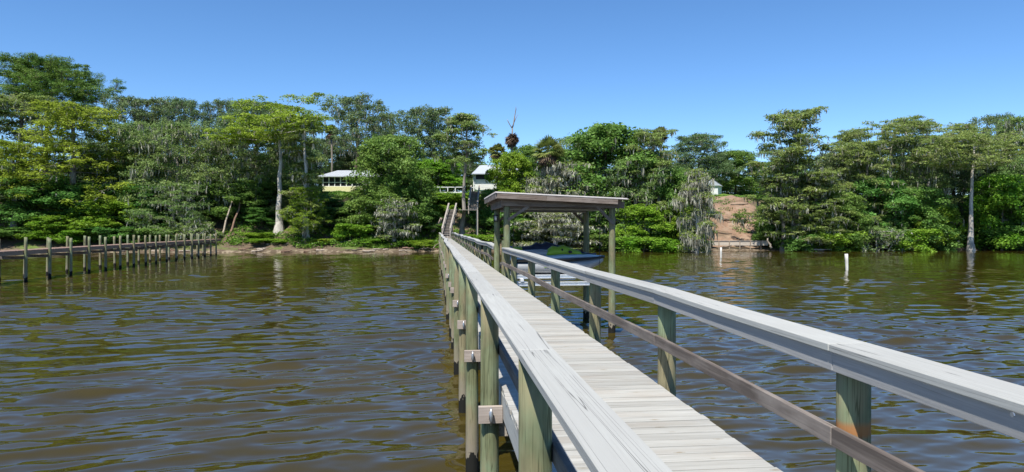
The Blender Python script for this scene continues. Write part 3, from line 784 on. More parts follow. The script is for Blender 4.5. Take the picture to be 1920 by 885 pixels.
x, y = px(960, 109); zb = gz(x, y) - .1
sn = tag(empty('dead_snag', (x, y, zb)), 'tall bare dead snag with forked top standing against the sky', 'dead tree')
H = lambda v: pz(v, 109) - zb
q = 109 / F
m = MB()
m.tube([(0, 0, 0), (0.1, 0, H(330)), (0, 0, H(290)), (.05, 0, H(240))], [.26, .2, .16, .11], 8)
m.build('trunk', M['bark'], sn, True)
m = MB()
m.tube([(.05, 0, H(240)), (.25, 0, H(232)), (.4, .1, H(220)), (.62, .1, H(205)), (.60, 0, H(200))], [.11, .10, .08, .06, .02], 6)
m.tube([(.3, 0, H(230)), (.6, .1, H(222)), (.95, .1, H(214))], [.07, .05, .02], 6)
m.tube([(.05, 0, H(241)), (-.25, 0, H(236)), (-.65, 0, H(227)), (-.72, 0, H(224))], [.09, .07, .06, .02], 6)
m.tube([(0, 0, H(296)), (-.35, 0, H(290)), (-.8, .1, H(284))], [.08, .06, .03], 6)
m.build('branches', M['bark'], sn, True)

# ------------------------------------------------------------------ ground cover on the bank (beyond counting)
r = np.random.default_rng(3)
def cover(name, n, ulo, uhi, dlo, dhi, hmax, mat, size, dens_sc=5.0, thr=-.3, skip=None):
    z = r.uniform(91, 122, n * 3); u = r.uniform(ulo, uhi, n * 3)
    xc = (u - 960) / F * z; X = xc * CS + z * SN; Y = -xc * SN + z * CS; d = Y - shore(X)
    k = (d > dlo) & (d < dhi) & (lown(X, Y, 21, dens_sc) > thr)
    if skip is not None: k &= ~skip(u, d)
    X, Y = X[k][:n], Y[k][:n]; hh = np.clip(lown(X, Y, 33, 3.0) * .5 + .6, .1, 1.2) * hmax
    C = np.stack([X, Y, ground(X, Y) + hh * r.random(len(X)) ** .5], 1)
    V, Fc = leaf_quads(r, C, np.full((len(C), 3), .12), 1, size, size * .55, up=1.0, out=.2, rnd=.7)
    return tag(link(name, np_mesh(name, V, [Fc]), M[mat]), kind='stuff')
no_stairs = lambda u, d: ((u > 826) & (u < 850) & (d < 6)) | ((u > 1326) & (u < 1418) & (d > 2.0) & (d < 25.5)) | ((u > 1320) & (u < 1440) & (d < 4)) 
cover('ground_cover', 60000, -60, 1990, .5, 26, .55, 'vine', .34, skip=no_stairs)
cover('weeds', 14000, 690, 830, .7, 24, .8, 'vine', .32, thr=-2, skip=no_stairs)
cover('shore_plants', 15000, 430, 832, .75, 4.2, .75, 'vine', .28, thr=-.9, skip=lambda u, d: (u > 822))
cover('slope_weeds', 2600, 1326, 1424, 7, 25, .45, 'vine', .26, dens_sc=2.2, thr=.55)
cover('lawn_grass', 26000, 560, 1450, 23, 31, .22, 'vine', .28, thr=-2, skip=lambda u, d: (u > 1330) & (u < 1418) & (d < 25.5))

# ------------------------------------------------------------------ driftwood, stump, leaning trunks, rocks
def log(u0, v0, u1, v1, z, rad, label, name='driftwood_log', cat='driftwood', mat='drift', lift=0.0, n=5, z1=None):
    z1 = z1 or z
    a = Vector((*px(u0, z), pz(v0, z))); b = Vector((*px(u1, z1), pz(v1, z1))); rn = random.Random(int(u0 * 7 + v0))
    pts = [a.lerp(b, i / n) - a + Vector((rn.uniform(-1, 1), rn.uniform(-1, 1), rn.uniform(-.6, .6))) * rad * .9 for i in range(n + 1)]
    o = MB().tube(pts, [rad * (1.15 - .6 * i / n) for i in range(n + 1)], 8).build(name, M[mat], None, True); o.location = a
    return tag(o, label, cat)
log(502, 462, 566, 459, 93, .26, 'pale weathered log lying in front of the pale cypress trunk')
log(545, 463, 602, 464, 92.6, .2, 'dark log between the feet of the two pale cypresses', mat='barkd')
log(690, 471, 724, 468, 92.8, .17, 'dark driftwood branch on the sand right of the stump', mat='barkd')
log(722, 469, 742, 466, 92.9, .12, 'thin driftwood branch ending at the small grey tree', mat='drift')
log(430, 470, 470, 465, 92.5, .12, 'bleached branch on the shore by the leaning dead trunks')
log(792, 472, 795, 458, 92.5, .12, 'short upright snag on the sand left of the walkway', 'driftwood_snag')
log(808, 470, 822, 456, 93, .08, 'thin bent driftwood stick beside the walkway posts')
log(1318, 466, 1345, 463, 93.2, .14, 'dark driftwood in the shade at the left end of the sand', mat='barkd')
log(1352, 464, 1372, 461, 93, .1, 'small driftwood piece on the sand before the retaining wall', mat='barkd')
def slope_v(u, z): x_, y_ = px(u, z); return 427 + (EYE - gz(x_, y_) - .16) * F / z
log(1352, slope_v(1352, 107.2), 1412, slope_v(1412, 107.2), 107.2, .17, 'added dark log standing in for the shaded undercut halfway up the dirt slope', mat='barkd')  # added dark bar, stands in for the shade line under the terrace
log(1338, slope_v(1338, 102), 1372, slope_v(1372, 102.4), 102, .09, 'thin broken branch lying low on the dirt slope', mat='barkd')
log(1370, slope_v(1370, 113), 1404, slope_v(1404, 113.4), 113, .12, 'dark branch lying near the top of the dirt slope', mat='barkd')
log(1447, 466, 1438, 448, 94.5, .14, 'leaning grey root at the right end of the retaining wall')
log(1510, 469, 1560, 468, 93, .12, 'pale log lying along the shore below the low olive cypress')
log(408, 468, 434, 378, 93.5, .15, 'pale leaning dead trunk, left of two, at the shore end of the old dock', 'leaning_snag', 'dead tree', 'drift', z1=97)
log(424, 466, 452, 376, 94, .17, 'reddish leaning dead trunk, right of two, at the shore end of the old dock', 'leaning_snag', 'dead tree', 'red', z1=98)
log(400, 452, 416, 470, 91.5, .08, 'thin grey branch slanting into the water at the dock end')
log(428, 455, 446, 468, 92, .09, 'grey branch slanting to the shore right of the leaning trunks')
log(812, 436, 824, 410, 99, .32, 'uprooted grey root mass beside the lower stair flight', 'leaning_snag', 'dead tree', 'drift', z1=99)

rd = random.Random(77)
for k in range(44):
    u0 = rd.choice([rd.uniform(440, 815), rd.uniform(440, 815), rd.uniform(1440, 1900), rd.uniform(1150, 1310), rd.uniform(60, 400)]); L_ = rd.uniform(8, 26)
    z_ = 91.6 + rd.uniform(-.2, .9); x_, y_ = px(u0, z_); off = y_ - shore(x_); z_ -= off - rd.uniform(.1, 1.1)
    x_, y_ = px(u0, z_); v_ = 427 + (EYE - gz(x_, y_) - .06) * F / z_
    o = log(u0, v_, u0 + L_, v_ + rd.uniform(-2.5, .5), z_, rd.uniform(.05, .13), 'stick of driftwood among the litter along the far waterline', mat=rd.choice(['drift', 'barkd', 'drift', 'red']))
    o['group'] = 'driftwood sticks along the far waterline'
x, y = px(655, 92.2)
st = tag(empty('stump', (x, y, -.15)), 'dark rotting stump with roots at the waterline below the yellow green bush', 'stump')
MB().tube([(0, 0, 0), (0, 0, .35), (.05, 0, .62)], [.75, .5, .42], 12).build('trunk', M['barkd'], st, True)
m = MB()
for k in range(9):
    a = k * .7; m.tube([(0.3 * math.cos(a), .3 * math.sin(a), .45), (.8 * math.cos(a), .7 * math.sin(a), .35), (1.05 * math.cos(a + .2), .95 * math.sin(a + .2), .02)], [.14, .12, .07], 6)
for k in range(4): m.tube([(.25 * k - .4, 0, .5), (.25 * k - .42, .05, 1.1 + .2 * (k % 2))], [.08, .03], 6)
m.build('roots', M['drift'], st, True)

def rock_mesh(seed):
    bm = bmesh.new(); bmesh.ops.create_icosphere(bm, subdivisions=2, radius=1); rn = random.Random(seed)
    ds = [(Vector((rn.gauss(0, 1), rn.gauss(0, 1), rn.gauss(0, 1))).normalized(), rn.uniform(.55, .9)) for _ in range(9)]
    for v in bm.verts:
        for d, c in ds:
            q = v.co.dot(d)
            if q > c: v.co -= d * (q - c)
    me = bpy.data.meshes.new('rock'); bm.to_mesh(me); bm.free(); return me
M['rock'] = mat_plain('shore rock', (.27, .215, .165), .9, .15, 0, .45, 1.3)
rm = [rock_mesh(s) for s in range(5)]
for q in rm: q.materials.append(M['rock'])
rn = random.Random(12)
for i in range(46):
    u = 1738 + i * 4.4 + rn.uniform(-2, 2); z = 94.8 + rn.uniform(0, 2.6); x, y = px(u, z)
    o = bpy.data.objects.new('shore_rock', rm[i % 5]); COL.objects.link(o); s = rn.uniform(.22, .5)
    o.location = (x, y, gz(x, y) + s * .3); o.scale = (s, s * .9, s * rn.uniform(.55, .8)); o.rotation_euler = (rn.uniform(-.3, .3), rn.uniform(-.3, .3), rn.uniform(0, 6))
    tag(o, 'brown rock in the line of shore rocks along the right bank', 'rock', 'shore rocks along the right bank')
for i in range(40):
    u = 448 + i * 9 + rn.uniform(-3, 3); z = 92.3 + rn.uniform(0, 1.2); x, y = px(u, z)
    o = bpy.data.objects.new('shore_rock', rm[i % 5]); COL.objects.link(o); s = rn.uniform(.14, .3)
    o.location = (x, y, gz(x, y) + s * .3); o.scale = (s * 1.2, s, s * .7); o.rotation_euler = (0, 0, rn.uniform(0, 6))
    tag(o, 'small reddish rock at the waterline left of the walkway', 'rock', 'small rocks at the waterline left of the walkway')

# ------------------------------------------------------------------ houses, railing, retaining wall
def porch_house():
    z = 128; x0, y0 = px(607, z); s = z / F
    W_ = 11.5; zb = pz(361, z)
    root = tag(empty('porch_house', (x0, y0, zb), -YAW), 'cream yellow house with grey hip roof and dark screened porch on the bluff', 'house')
    e = pz(331, z) - zb; top = pz(317, z) - zb; kw = pz(350, z) - zb
    MB().box((W_ / 2, 3.2, e / 2 - .9), (W_, 6.4, e + 1.8 - .02)).build('wall', M['yellow'], root)
    MB().box((W_ / 2, -.35, kw / 2 - .8), (W_ + .1, .5, kw + 1.6)).build('knee_wall', M['yellow'], root)
    MB().box((W_ / 2, -.12, (kw + e) / 2), (W_ - .1, .1, e - kw)).build('screen', M['screen'], root)
    m = MB(); n = 11
    for i in range(n + 1): m.box((i * W_ / n, -.3, (kw + e) / 2), (.16 if i % 2 else .12, .16, e - kw))
    m.box((W_ / 2, -.3, kw + .75), (W_, .08, .1)); m.box((W_ / 2, -.3, e - .06), (W_ + .2, .2, .14)); m.box((W_ / 2, -.33, kw + .04), (W_ + .14, .3, .08))
    m.build('screen_frame', M['white'], root)
    a, b, c_, d = (-.8, -1.1, e), (W_ + .8, -1.1, e), (W_ + .8, 7.2, e), (-.8, 7.2, e); r0, r1 = (1.8, 3.0, top), (W_ - 1.8, 3.0, top)
    lo = lambda p: (p[0], p[1], p[2] - .14)
    m = MB()
    for f in ((a, b, r1, r0), (c_, d, r0, r1), (d, a, r0), (b, c_, r1)): m.poly(f)
    for p, q in ((a, b), (b, c_), (c_, d), (d, a)): m.poly((p, lo(p), lo(q), q))
    m.poly((lo(a), lo(d), lo(c_), lo(b)))
    rf = m.build('roof', M['roofmetal'], root)
    m = MB()
    for i in range(1, 30):
        xx = -.8 + (W_ + 1.6) * i / 30; f = min(1, (xx + .8) / 2.6, (W_ + .8 - xx) / 2.6)
        m.bar((xx, -1.1, e + .015), (xx, -1.1 + 4.1 * f, e + .015 + (top - e) * f), .04, .03)
    m.build('roof_seams', M['roofmetal'], rf)
porch_house()

def white_house():
    z = 124; x0, y0 = px(889, z); zb = pz(352, z)
    root = tag(empty('white_house', (x0, y0, zb), -YAW), 'white raised house with pale metal roof at the head of the staircase', 'house')
    e = pz(326, z) - zb; top = pz(307, z) - zb; W_ = 8.5
    MB().box((W_ / 2, 3, e / 2 - .75), (W_, 6, e + 1.5 - .02)).build('wall', M['white'], root)
    wdw = MB().box((2.0, -.02, e - .55), (3.4, .1, .85)).build('window', M['screen'], root)
    MB().box((2.0, -.08, e - 1.02), (3.6, .1, .08)).box((2.0, -.08, e - .1), (3.6, .1, .08)).box((.26, -.08, e - .56), (.1, .1, .84)).box((3.74, -.08, e - .56), (.1, .1, .84)).build('window_frame', M['white'], wdw)
    MB().box((2.2, -.6, .55), (4.6, .08, .12)).box((2.2, -.6, .1), (4.6, .08, .1)).box((0, -.6, .2), (.14, .14, 1.0)).box((1.5, -.6, .2), (.12, .12, .9)).box((3.0, -.6, .2), (.12, .12, .9)).build('porch_rail', M['white'], root)
    m = MB(); a, b, c_, d = (-.35, -1, e), (W_ + .5, -1, e), (W_ + .5, 7, e), (-.35, 7, e); r0, r1 = (.9, 3, top), (W_ - .6, 3, top); lo = lambda p: (p[0], p[1], p[2] - .14)
    for f in ((a, b, r1, r0), (c_, d, r0, r1), (d, a, r0), (b, c_, r1)): m.poly(f)
    for p, q in ((a, b), (b, c_), (c_, d), (d, a)): m.poly((p, lo(p), lo(q), q))
    m.poly((lo(a), lo(d), lo(c_), lo(b))); m.build('roof', M['roofmetal'], root)
    MB().box((-.05, -.12, e / 2 - .3), (.2, .2, e + .6)).build('corner_board', M['white'], root)
white_house()

z = 128; x0, y0 = px(1330, z); zb = gz(x0, y0)
sh = tag(empty('white_shed', (x0, y0, zb), -YAW - .5), 'small white gabled shed half hidden above the dirt slope', 'shed')
e = pz(348, z) - zb; tp = pz(337, z) - zb
MB().box((.4, 1.5, e / 2), (2.2, 3, e)).build('wall', M['white'], sh)
m = MB(); a, b, c_, d = (-.95, -.3, e - .05), (1.75, -.3, e - .05), (1.75, 3.3, e - .05), (-.95, 3.3, e - .05); r0, r1 = (.4, -.3, tp), (.4, 3.3, tp)
for f in ((a, d, r1, r0), (b, r0, r1, c_), (a, r0, b), (d, c_, r1), (a, b, c_, d)): m.poly(f)
m.build('roof', M['roofmetal'], sh)

def railing(u0, u1, z, vtop, label, bays):
    x0, y0 = px(u0, z); x1, y1 = px(u1, z); zt = pz(vtop, z)
    root = tag(empty('white_railing', (x0, y0, zt - 1.0), math.atan2(y1 - y0, x1 - x0)), label, 'railing')
    L = math.hypot(x1 - x0, y1 - y0)
    MB().box((L / 2, 0, .96), (L + .1, .13, .12)).build('top_rail', M['white'], root)
    MB().box((L / 2, 0, .10), (L - .1, .06, .22)).build('bottom_rail', M['white'], root)
    for i in range(bays + 1): MB().box((L * i / bays, .0, .2), (.13, .11, 1.38)).build('post', M['white'], root)
railing(797, 868, 113, 350.5, 'white painted railing along the bluff edge left of the staircase tree', 5)
railing(884, 926, 116, 351, 'white painted railing at the head of the stairs in front of the white house', 3)

z = 96.9; x0, y0 = px(1322, z); x1, y1 = px(1440, z)
rw = tag(empty('retaining_wall', (x0, y0, 0), math.atan2(y1 - y0, x1 - x0)), 'low pale plank retaining wall at the foot of the dirt slope', 'wall')
L = math.hypot(x1 - x0, y1 - y0)
m = MB()
for i in range(3): m.box((L / 2, 0, pz(460, z) + .08 + i * .2), (L, .09 + .01 * (i % 2), .19))
m.build('planks', mat_wood('wall planks', (.52, .46, .38), (.36, .31, .25), 'x', crack=.4), rw)
MB().box((L / 2, .0, pz(460, z) + .62), (L + .1, .25, .06)).build('cap_board', M['greyz'], rw)
for i in range(6): MB().tube([(L * (i + .3) / 6, -.12, -.2), (L * (i + .3) / 6, -.12, pz(460, z) + .58)], .06, 8).build('post', M['drift'], rw)

# ------------------------------------------------------------------ staircase on the bluff
DECK = EYE - 1.38
def stairs():
    root = tag(empty('wooden_staircase', (0, 0, 0)), 'weathered wooden staircase in two flights climbing the bluff from the walkway', 'staircase')
    def flight(x0, y0, z0, x1, y1, z1, wd, n):
        m = MB(); a = math.atan2(y1 - y0, x1 - x0); tx, ty = -math.sin(a), math.cos(a)
        for i in range(n):
            f = (i + .5) / n; m.box((x0 + (x1 - x0) * f, y0 + (y1 - y0) * f, z0 + (z1 - z0) * (i + 1) / n), (.34, wd, .05), a)
        m.build('treads', M['greyz'], root)
        m = MB()
        for i in range(n):
            f = i / n + .02; m.box((x0 + (x1 - x0) * f, y0 + (y1 - y0) * f, z0 + (z1 - z0) * (i + .45) / n), (.02, wd - .06, (z1 - z0) / n * .7), a)
        m.build('risers', M['brown'], root)
        for s in (-1, 1):
            o = Vector((tx, ty, 0)) * s * (wd / 2 + .03); A = Vector((x0, y0, z0)) + o; B = Vector((x1, y1, z1)) + o
            MB().bar(A, B, .06, .3).build('stringer', M['greyz'], root)
            MB().bar(A + Vector((0, 0, .95)), B + Vector((0, 0, .95)), .2, .06).build('handrail', M['greyz'], root)
            MB().bar(A + Vector((0, 0, .5)), B + Vector((0, 0, .5)), .05, .16).build('mid_rail', M['greyz'], root)
            for k in range(4):
                p = A.lerp(B, k / 3); MB().box((p.x, p.y, p.z + .1), (.12, .12, 1.7)).build('post', M['greyz'], root)
    def landing(x, y, zz, sx, sy):
        m = MB()
        for k in range(int(sy / .15)): m.box((x, y - sy / 2 + .07 + k * .15, zz), (sx, .14, .05))
        m.build('landing', M['greyz'], root)
        for sx_ in (-1, 1):
            for sy_ in (-1, 1):
                px_, py_ = x + sx_ * sx / 2, y + sy_ * sy / 2; g_ = min(gz(px_, py_), zz - .3)
                MB().box((px_, py_, (g_ + zz) / 2), (.14, .14, zz - g_ - .06)).build('post', M['greyz'], root)
    flight(1.3, 89.6, DECK + .35, 2.25, 95.5, 5.45, .95, 17)
    landing(3.6, 96.6, 5.5, 4.0, 2.0)
    flight(5.1, 97.8, 5.55, 5.9, 106.2, 8.5, 1.15, 15)
    landing(1.3, 88.9, DECK + .3, 1.4, 1.2)
stairs()

# ------------------------------------------------------------------ the walkway
rn = random.Random(7)
XL, XR, PR = .46, 2.03, .077
RAILH = EYE - .57
ys_post = [.4, 3.27, 6.08, 9.0, 11.9, 15.05, 18.2, 20.25, 23.9] + [26.9 + 2.95 * i for i in range(21)]
YEND = 88.6
walk = tag(empty('walkway', (0, 0, 0)), 'long weathered wooden walkway on green piles with pale board rails', 'dock')
def wob(i, side):
    q = random.Random(i * 31 + (5 if side > 0 else 0)); y = ys_post[i]
    s = .004 if y < 7 else (.010 if y < 20 else .028)
    dz = q.gauss(0, 1) * s; dx = q.gauss(0, 1) * s * (.5 if y < 10 else 1.0)
    if side > 0:
        dz += {0: -.004, 1: .010, 2: .026, 3: .024, 4: .03, 5: .012, 6: .008}.get(i, 0)
    return dx, dz
# deck boards
m = MB(); yb = -1.0; k = 0
rb = random.Random(2)
while yb < YEND:
    wdt = .138
    m.box(((XL + .105 + XR - PR - .005) / 2 + rb.uniform(-.006, .006), yb + wdt / 2, DECK - .019 + rb.uniform(-.002, .002)), (XR - PR - XL - .11 + rb.uniform(-.006, .008), wdt - .004, .038), rz=rb.uniform(-.002, .002), ry=rb.uniform(-.0015, .0015))
    yb += .143 + (rb.uniform(0, .002))
m.build('deck_boards', M['deck'], walk)
# rim joists and beams
for xj, mt in ((XL + .125, 'cap'), (1.25, 'greyz'), (XR - PR - .04, 'greyz')):
    m = MB()
    for a, b in zip(ys_post, ys_post[1:]): m.box((xj, (a + b) / 2, DECK - .04 - .10), (.04, b - a - .004, .195))
    m.build('rim_joist' if xj != 1.25 else 'joist', M[mt], walk)
post_me = {}
def pile_mesh(top, rad, seed, bottom=-1.2):
    q = random.Random(seed); n = 18; rows = [bottom, .0, .6, 1.3, 1.9, top - .3, top]
    bm = bmesh.new(); prev = None
    ph = [q.uniform(0, 6.3) for _ in range(3)]
    for zz in rows:
        ring = []
        for k in range(n):
            a = k * 2 * math.pi / n; r_ = rad * (1 + .025 * math.sin(2 * a + ph[0] + zz) + .015 * math.sin(5 * a + ph[1] + zz * 2)) * (1.06 - .03 * zz)
            ring.append(bm.verts.new((math.cos(a) * r_, math.sin(a) * r_, zz)))
        if prev:
            for k in range(n): bm.faces.new((prev[k], prev[(k + 1) % n], ring[(k + 1) % n], ring[k]))
        prev = ring
    bm.faces.new(prev); me = bpy.data.meshes.new('pile'); bm.to_mesh(me); bm.free()
    me.polygons.foreach_set('use_smooth', [len(p.vertices) == 4 for p in me.polygons]); me.materials.append(M['post']); return me
pm = [pile_mesh(RAILH - .04, PR, s) for s in range(5)]
for i, y in enumerate(ys_post):
    if y > YEND: continue
    for side, x in ((-1, XL), (1, XR)):
        if side > 0 and y in (20.25, 23.9): continue          # boathouse piles carry the rail here
        dx, dz = wob(i, side)
        o = link('post', pm[(i * 2 + (side > 0)) % 5], None, walk); o.location = (x + dx, y, dz); o.rotation_euler = (rn.gauss(0, .004), rn.gauss(0, .004), rn.uniform(0, 6))
        if y < 8: o.rotation_euler = (0, 0, o.rotation_euler[2])
        if side > 0 and i == 1:
            o.data = o.data.copy(); o.data.materials[0] = mat_post('treated pile with rust band', EYE - (789 - 427) / F * 3.5 - .03); o['label'] = 'rust banded post'
    MB().box(((XL + XR) / 2 + .0, y + PR + .045, DECK - .038 - .2 - .11), (XR - XL + .08, .06, .2)).build('cross_beam', M['greyz'], walk)
# cap rails, fascias, lower rails
def rail_run(side, idxs, xo, zo, wd, ht, name, mt, off=0.0, joint=2):
    m = MB(); q = random.Random(side * 3 + int(ht * 1000)); st = 0.0
    for n_, (i, j) in enumerate(zip(idxs, idxs[1:])):
        if n_ % joint == 0: st = q.uniform(-.003, .003)
        a = wob(i, side); b = wob(j, side); x = XL if side < 0 else XR
        ya, yb_ = ys_post[i] + off, ys_post[j] + off
        A = Vector((x + a[0] + xo + st, ya + .0015, zo + a[1])); B = Vector((x + b[0] + xo + st, yb_ - .0015, zo + b[1]))
        sag = q.uniform(-.006, .004); mid = A.lerp(B, .5) + Vector((0, 0, sag))
        # one board: two spans welded
        vs = []
        for p in (A, mid, B):
            vs.append([m.bm.verts.new(p + Vector((sx * wd / 2, 0, sz * ht / 2))) for sx, sz in ((-1, -1), (1, -1), (1, 1), (-1, 1))])
        for r0, r1 in zip(vs, vs[1:]):
            for k in range(4): m.bm.faces.new((r0[k], r0[(k + 1) % 4], r1[(k + 1) % 4], r1[k]))
        m.bm.faces.new(vs[0][::-1]); m.bm.faces.new(vs[-1])
    return m.build(name, M[mt], walk, bevel=.004)
nL = list(range(len([y for y in ys_post if y < YEND + 1])))
iF, iB = ys_post.index(20.25), ys_post.index(23.9)
rail_run(-1, nL, .005, RAILH - .019, .172, .038, 'cap_rail', 'cap')
rail_run(1, list(range(0, iF + 1)), -.025, RAILH - .019, .21, .038, 'cap_rail', 'cap')
rail_run(1, list(range(iB, nL[-1] + 1)), -.025, RAILH - .019, .21, .038, 'cap_rail', 'cap')
for ids in (list(range(0, iF + 1)), list(range(iB, nL[-1] + 1))):
    rail_run(1, ids, -PR - .018, RAILH - .040 - .048, .03, .095, 'fascia_board', 'fascia')
    rail_run(1, ids, -PR - .022, RAILH - .455, .036, .092, 'lower_rail', 'brown')
rail_run(-1, nL, PR + .022, RAILH - .48, .036, .092, 'lower_rail', 'brown')
# cleat blocks on the left piles
def cleat_block(i, y):
    dx, dz = wob(i, -1); z_ = EYE - 1.60 + random.Random(i).uniform(-.02, .02)
    b = MB().box((XL + dx, y - PR * 1.08 - .022, z_), (.205, .045, .145)).build('cleat_block', M['block'], walk, bevel=.003)
    m = MB(); yb_ = y - PR * 1.08 - .045
    m.box((XL + dx, yb_ - .006, z_), (.03, .012, .07)); m.tube([(XL + dx, yb_ - .01, z_ + .018), (XL + dx, yb_ - .05, z_ + .018)], .011, 8); m.tube([(XL + dx, yb_ - .01, z_ - .018), (XL + dx, yb_ - .05, z_ - .018)], .011, 8)
    m.tube([(XL + dx, yb_ - .045, z_ - .075), (XL + dx, yb_ - .055, z_ - .03), (XL + dx, yb_ - .055, z_ + .03), (XL + dx, yb_ - .045, z_ + .075)], [.007, .013, .013, .007], 8)
    m.build('cleat', M['galv'], b, True)
for i, y in enumerate(ys_post):
    if y < YEND - 2: cleat_block(i, y)
# bolt heads on the near rail
m = MB()
for u_, y_ in ((0, 2.05), (0, 1.98)): m.tube([(XR - PR - .042 - .1, y_, RAILH - .02), (XR - PR - .046 - .1, y_, RAILH - .02)], .008, 8)
m.build('screw_heads', M['galv'], walk)
# end steps of the walkway
MB().box((1.25, 88.35, DECK + .1), (1.35, .34, .16)).build('end_step', M['greyz'], walk)

# ------------------------------------------------------------------ boathouse
bh = tag(empty('boathouse', (0, 0, 0)), 'open boathouse of green piles under a brown beamed roof beside the walkway', 'boathouse')
XB = 5.11; Y0, Y1 = 20.25, 23.9
ZB = 3.70
bp = [pile_mesh(3.84, .098, 40 + s) for s in range(4)]
for k, (x, y) in enumerate(((XR, Y0), (XB, Y0), (XR + .03, Y1), (XB + .02, Y1))):
    o = link('pile', bp[k], None, bh); o.location = (x, y, 0)
# main beams front and back, side beams
for y in (Y0 - .125, Y1 + .125): MB().bar((XR - .17, y, ZB + .12), (XB + .33, y, ZB + .06), .05, .20).build('beam', M['brownx'], bh, bevel=.004)
for x in (XR - .13, XB + .13): MB().box((x, (Y0 + Y1) / 2, ZB + .10), (.05, Y1 - Y0 + .2, .22)).build('side_beam', M['brown'], bh, bevel=.004)
RX0, RX1, RY0, RY1 = 1.66, 5.46, 19.75, 24.5
def rz_(x): return 4.10 - (x - RX0) / (RX1 - RX0) * .17
m = MB()
for k in range(8):
    y = RY0 + .3 + k * (RY1 - RY0 - .6) / 7
    m.bar((RX0 + .12, y, rz_(RX0 + .12) - .12), (RX1 - .12, y, rz_(RX1 - .12) - .12), .04, .17)
m.build('rafters', M['brownx'], bh)
m = MB(); m.bar((RX0 + .05, RY0 + .03, rz_(RX0) - .095), (3.1, RY0 + .03, rz_(3.1) - .095), .04, .16); m.bar((3.103, RY0 + .03, rz_(3.103) - .095), (RX1 - .3, RY0 + .03, rz_(RX1 - .3) - .095), .04, .16)
m.build('fascia_board', M['brownx'], bh, bevel=.003)
m = MB(); m.bar((RX0 + .03, RY0 + .06, rz_(RX0) - .10), (RX0 + .03, RY1 - .06, rz_(RX0) - .10), .04, .16); m.build('eave_board', M['brown'], bh)
m = MB()
m.box((XR - .155, (Y0 + Y1) / 2, ZB + .26), (.02, Y1 - Y0 + .1, .22)); m.build('gable_panel', M['brown'], bh)
# metal roof sheet with ribs
m = MB(); m.bar(((RX0), (RY0 + RY1) / 2, rz_(RX0) - .012), ((RX1), (RY0 + RY1) / 2, rz_(RX1) - .012), RY1 - RY0, .022)
n = 16
for k in range(n): 
    y = RY0 + .15 + k * (RY1 - RY0 - .3) / (n - 1); m.bar((RX0, y, rz_(RX0) + .008), (RX1, y, rz_(RX1) + .008), .05, .02)
m.build('roof_sheet', mat_plain('roof sheet', (.55, .51, .48), .5, .3), bh)
# knee braces
def brace(a, b): MB().bar(a, b, .04, .085).build('knee_brace', M['brownx'], bh, bevel=.003)
brace((XR + .02, Y0 - .125, ZB - .38), (XR + .62, Y0 - .125, ZB + .02)); brace((XB + .02, Y0 - .125, ZB - .5), (XB - .48, Y0 - .125, ZB + .02))
brace((XB + .12, Y0 + .05, ZB - .42), (XB + .12, Y0 + .65, ZB + .02)); brace((XR + .62, Y1 + .125, ZB + .02), (XR + .05, Y1 + .125, ZB - .42)); brace((XB - .5, Y1 + .125, ZB + .02), (XB, Y1 + .125, ZB - .45))
# lift cables and a hoist beam under the roof
MB().tube([(XR + .1, Y0 + .5, ZB - .04), (XB - .1, Y0 + .5, ZB - .06)], .04, 8).build('hoist_pipe', M['galv'], bh)
MB().tube([(XR + .1, Y1 - .5, ZB - .04), (XB - .1, Y1 - .5, ZB - .06)], .04, 8).build('hoist_pipe', M['galv'], bh)
for x in (XR + .25, XB - .25):
    for y in (Y0 + .5, Y1 - .5): MB().tube([(x, y, 1.5), (x, y, ZB)], .007, 6).build('lift_cable', M['dark'], bh)
lx, ly = XR - .02, Y1 - .16
lm = tag(empty('wall_lantern', (lx, ly, 3.42)), 'small black lantern on the rear left boathouse pile', 'lantern')
MB().box((0, 0, .1), (.17, .15, .03)).box((0, 0, -.1), (.15, .13, .03)).box((-.07, -.06, 0), (.015, .015, .2)).box((.07, -.06, 0), (.015, .015, .2)).box((0, .05, 0), (.16, .03, .22)).build('frame', M['dark'], lm)
MB().tube([(0, -.005, -.08), (0, -.005, .08)], .045, 10).build('glass', mat_plain('frosted glass', (.7, .7, .68), .3), lm, True)
# gate post stub by the opening, with electrics box and blue sign
MB().box((XR - .03, Y0 - .02 + .8, DECK + .5), (.09, .09, 1.0)).build('gate_post', M['post'], bh)
MB().box((XR + .02, Y0 + .32, 2.6), (.1, .05, .17)).build('switch_box', M['white'], bh)
m = MB(); m.tube([(XR + .02, Y0 + .32, 2.7), (XR, Y0 + .5, 3.2), (XR + .05, Y0 + .4, 3.6)], .012, 6); m.tube([(XR + .02, Y0 + .3, 2.5), (XR + .02, Y0 + .3, 1.7)], .012, 6); m.build('conduit', M['dark'], bh, True)
sg = tag(MB().box((0, 0, 0), (.11, .02, .13)).build('small_sign', mat_plain('blue sign', (.02, .05, .22), .4), None), 'small dark blue sign plate behind the front left boathouse pile', 'sign')
sg.location = (XR + .13, Y0 + .22, 2.5)

